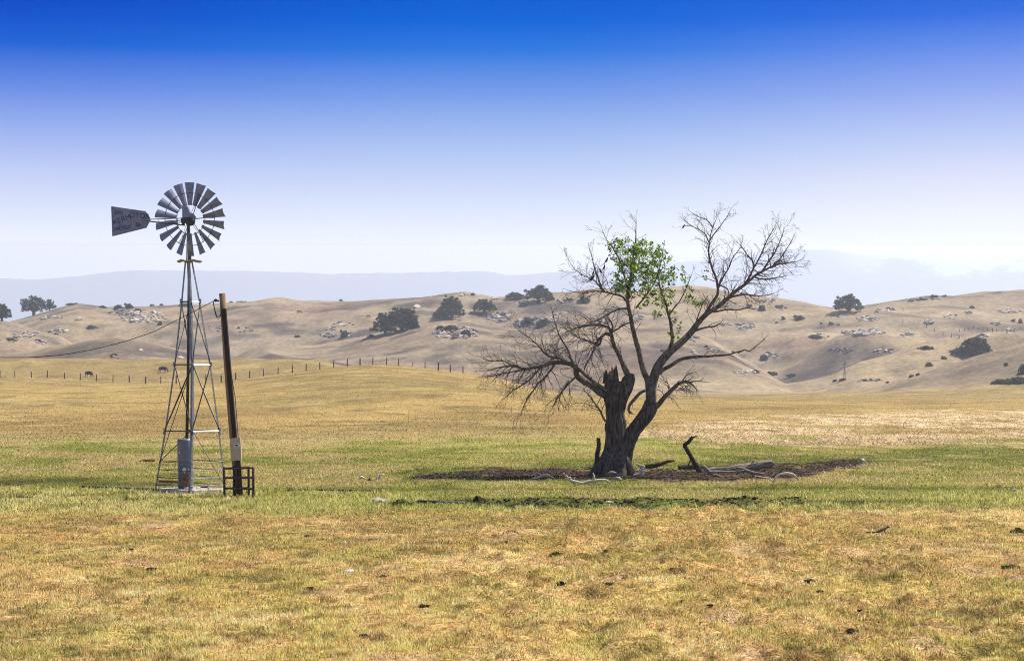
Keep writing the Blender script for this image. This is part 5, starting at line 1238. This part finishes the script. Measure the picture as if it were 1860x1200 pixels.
# ------------------------------------------------------------------ rock outcrops
OUTP = surf('pale granite', (.40, .345, .295), (.58, .51, .44), .6, .95, 0, .1, None, (.24, .20, .18), .8, .2)
OUTD = surf('dark lichened granite', (.11, .10, .10), (.24, .21, .19), .6, .95, 0, .1, None, (.38, .33, .29), .8, .2)
OM = {}
for nm, mt in (('p', OUTP), ('d', OUTD)):
    OM[nm] = []
    for k in range(5):
        me = rock_mesh(400 + k + (50 if nm == 'd' else 0), .62, .32, 2); me.name = 'boulder'; me.materials.append(mt); OM[nm].append(me)
OUTS = [  # column, row, half width, half height, count, boulder size px, dark share, label
    (265, 577, 42, 10, 80, 5.5, .12, 'largest jumble of pale boulders, on the hillside left of the windmill'), (222, 568, 24, 6, 22, 5, .65, 'greyer boulders at the upper left end of the largest pale jumble'),
    (80, 579, 12, 4, 10, 5, .5, 'grey boulders in a row below the left skyline oaks'), (104, 577, 10, 3, 8, 4, .2, 'pale boulders just right of the grey row below the left skyline oaks'),
    (45, 609, 24, 5, 18, 5, .1, 'long pale slab outcrop near the left edge'), (22, 617, 10, 4, 8, 5, .6, 'dark and pale boulders at the lower left end of the long pale slab'), (108, 603, 16, 6, 14, 5, .1, 'pale streak of boulders between the slab and the dark boulders at left'),
    (167, 597, 11, 4, 8, 6, .6, 'compact dark boulders in the middle of the left hillside'), (78, 622, 14, 3, 8, 4.5, .4, 'small low boulders under the long pale slab at left'), (145, 581, 8, 3, 6, 4, .3, 'few pale stones below the rounded left hilltop'), (210, 648, 10, 3, 6, 4, .4, 'little rock just above the pasture edge left of the windmill'),
    (258, 638, 9, 3, 6, 4, .2, 'faint pale stones low on the left hillside'), (330, 650, 8, 2, 6, 4, .1, 'pale stones behind the left windmill leg at the foot of the hill'), (395, 597, 22, 5, 12, 4, .2, 'scattered pale stones on the hill behind the utility pole'), (445, 600, 16, 4, 10, 4, .3, 'scattered stones on the hill right of the utility pole'),
    (440, 548, 12, 2, 8, 4, .1, 'pale rocks on the skyline right of the utility pole'),
    (828, 605, 42, 11, 75, 5.5, .3, 'big grey and white outcrop on the hillside left of the dead tree'), (905, 578, 24, 9, 34, 5.5, .2, 'white broken outcrop below the broad low oak'), (958, 587, 20, 8, 26, 7, .75, 'dark blocky outcrop between the white one and the dead tree crown'), (990, 583, 18, 8, 22, 5.5, .15, 'pale blocks at the right end of the dark blocky outcrop'),
    (754, 558, 5, 3, 5, 6, .0, 'bright square pale boulder above the big oak clump'), (627, 589, 20, 3, 12, 5, .05, 'white boulders in a row left of the big oak clump'), (607, 598, 12, 3, 8, 4.5, .05, 'lower white boulders left of the big oak clump'), (598, 610, 16, 4, 12, 4.5, .2, 'pale and grey stones left of the dark bush on the hillside'), (630, 609, 10, 5, 8, 5, .3, 'pale stones round the dark bush on the hillside'),
    (838, 536, 9, 2, 6, 5, .0, 'white rocks on the skyline above the rounded middle oak'), (893, 545, 12, 3, 10, 4.5, .4, 'small rocks on the skyline right of the middle oaks'), (955, 551, 16, 3, 12, 4.5, .5, 'grey rocks at the foot of the central skyline oak'), (1025, 549, 14, 3, 10, 5, .15, 'pale rocks right of the central skyline oak'),
    (1020, 571, 12, 4, 10, 5, .1, 'pale rocks behind the upper left twigs of the dead tree'), (1090, 585, 22, 6, 18, 6, .1, 'pale outcrop behind the dead tree, left of its upright limb'), (1158, 580, 10, 7, 12, 6, .0, 'bright pale rock behind the middle of the dead tree'),
    (1353, 593, 17, 6, 18, 5.5, .3, 'pale outcrop right of the big right limb'), (1318, 590, 10, 4, 8, 4.5, .3, 'small outcrop next to the big right limb'), (1262, 616, 12, 5, 10, 5, .5, 'grey rocks behind the base of the big right limb'), (1300, 637, 14, 4, 12, 5, .3, 'pale rocks under the low right branch'), (1258, 642, 12, 3, 6, 5, 0, 'pale flat rock behind the low right branch'),
    (1400, 648, 17, 5, 20, 5, .3, 'outcrop on the right slopes between the low branch and the far windmill'), (1355, 676, 26, 4, 20, 5, .1, 'pale ledge just above the pasture right of the dead tree'), (1390, 546, 16, 4, 12, 5, .3, 'rocks on the skyline at the end of the big right limb'), (1420, 560, 12, 3, 8, 5, .6, 'dark rocks below the skyline right of the limb fan'),
    (1575, 581, 22, 4, 28, 5, .15, 'row of tilted white slabs below the lone right oak'), (1490, 611, 18, 4, 12, 5, .7, 'dark low outcrop left of the broad pale slab'), (1570, 605, 40, 5, 46, 6, .05, 'broad pale rock slab in the middle of the right hills'), (1650, 610, 16, 4, 10, 5, .1, 'pale stones right of the broad pale slab'),
    (1530, 638, 19, 3, 16, 4.5, .6, 'low dark and pale rocks above the far windmill'), (1605, 639, 20, 3, 8, 4, .1, 'faint pale rocks right of the far windmill'), (1684, 586, 9, 4, 8, 5.5, .05, 'bright pale rocks at the left end of the far fence'), (1760, 567, 10, 3, 8, 4.5, .6, 'dark little outcrop on the upper right hills'),
    (1835, 566, 24, 4, 24, 4.5, .2, 'pale streaky outcrop near the top right of the hills'), (1730, 577, 18, 4, 10, 4, .1, 'faint pale rocks in a line on the upper right hills'), (1784, 612, 12, 4, 10, 5, .1, 'pale rocks above the large dark shrub mound'), (1808, 589, 9, 3, 8, 5, .6, 'grey rocks right of the far fence'), (1838, 600, 10, 3, 8, 4.5, .2, 'pale rocks at the right end of the far fence'),
    (1620, 563, 30, 2, 16, 4, .2, 'thin line of pale rocks right of the tiny cattle'), (1680, 544, 30, 2, 16, 4.5, .5, 'grey rocks along the right hand skyline'), (1570, 692, 26, 2, 12, 4.5, .6, 'dark rocks along the hill foot right of the far windmill')]
for i, (px, py, hw, hh, n, s_, dk, lab) in enumerate(OUTS):
    c0 = ground_at(px, py + hh * .3); t = thing('rock_outcrop', lab, 'rocks', c0); g = random.Random(500 + i)
    for j in range(min(98, int(n * 1.5))):
        a = g.uniform(0, 6.283); rr_ = math.sqrt(g.random()); c_ = ground_at(px + hw * rr_ * math.cos(a), py + hh * rr_ * math.sin(a))
        if abs(c_.y - c0.y) > 160: continue
        k = F / c_.y; o = bpy.data.objects.new('boulder', g.choice(OM['d' if g.random() < dk else 'p'])); C.objects.link(o); o.parent = t
        z_ = s_ / k * .64 * g.choice((.5, .7, .9, 1.2, 1.6)); o.location = c_ - c0 + Vector((0, 0, z_ * .12)); o.scale = (z_ * g.uniform(.8, 1.4), z_ * g.uniform(.8, 1.3), z_ * g.uniform(.5, .95))
        o.rotation_euler = (g.gauss(0, .25), g.gauss(0, .25), g.uniform(0, 6))
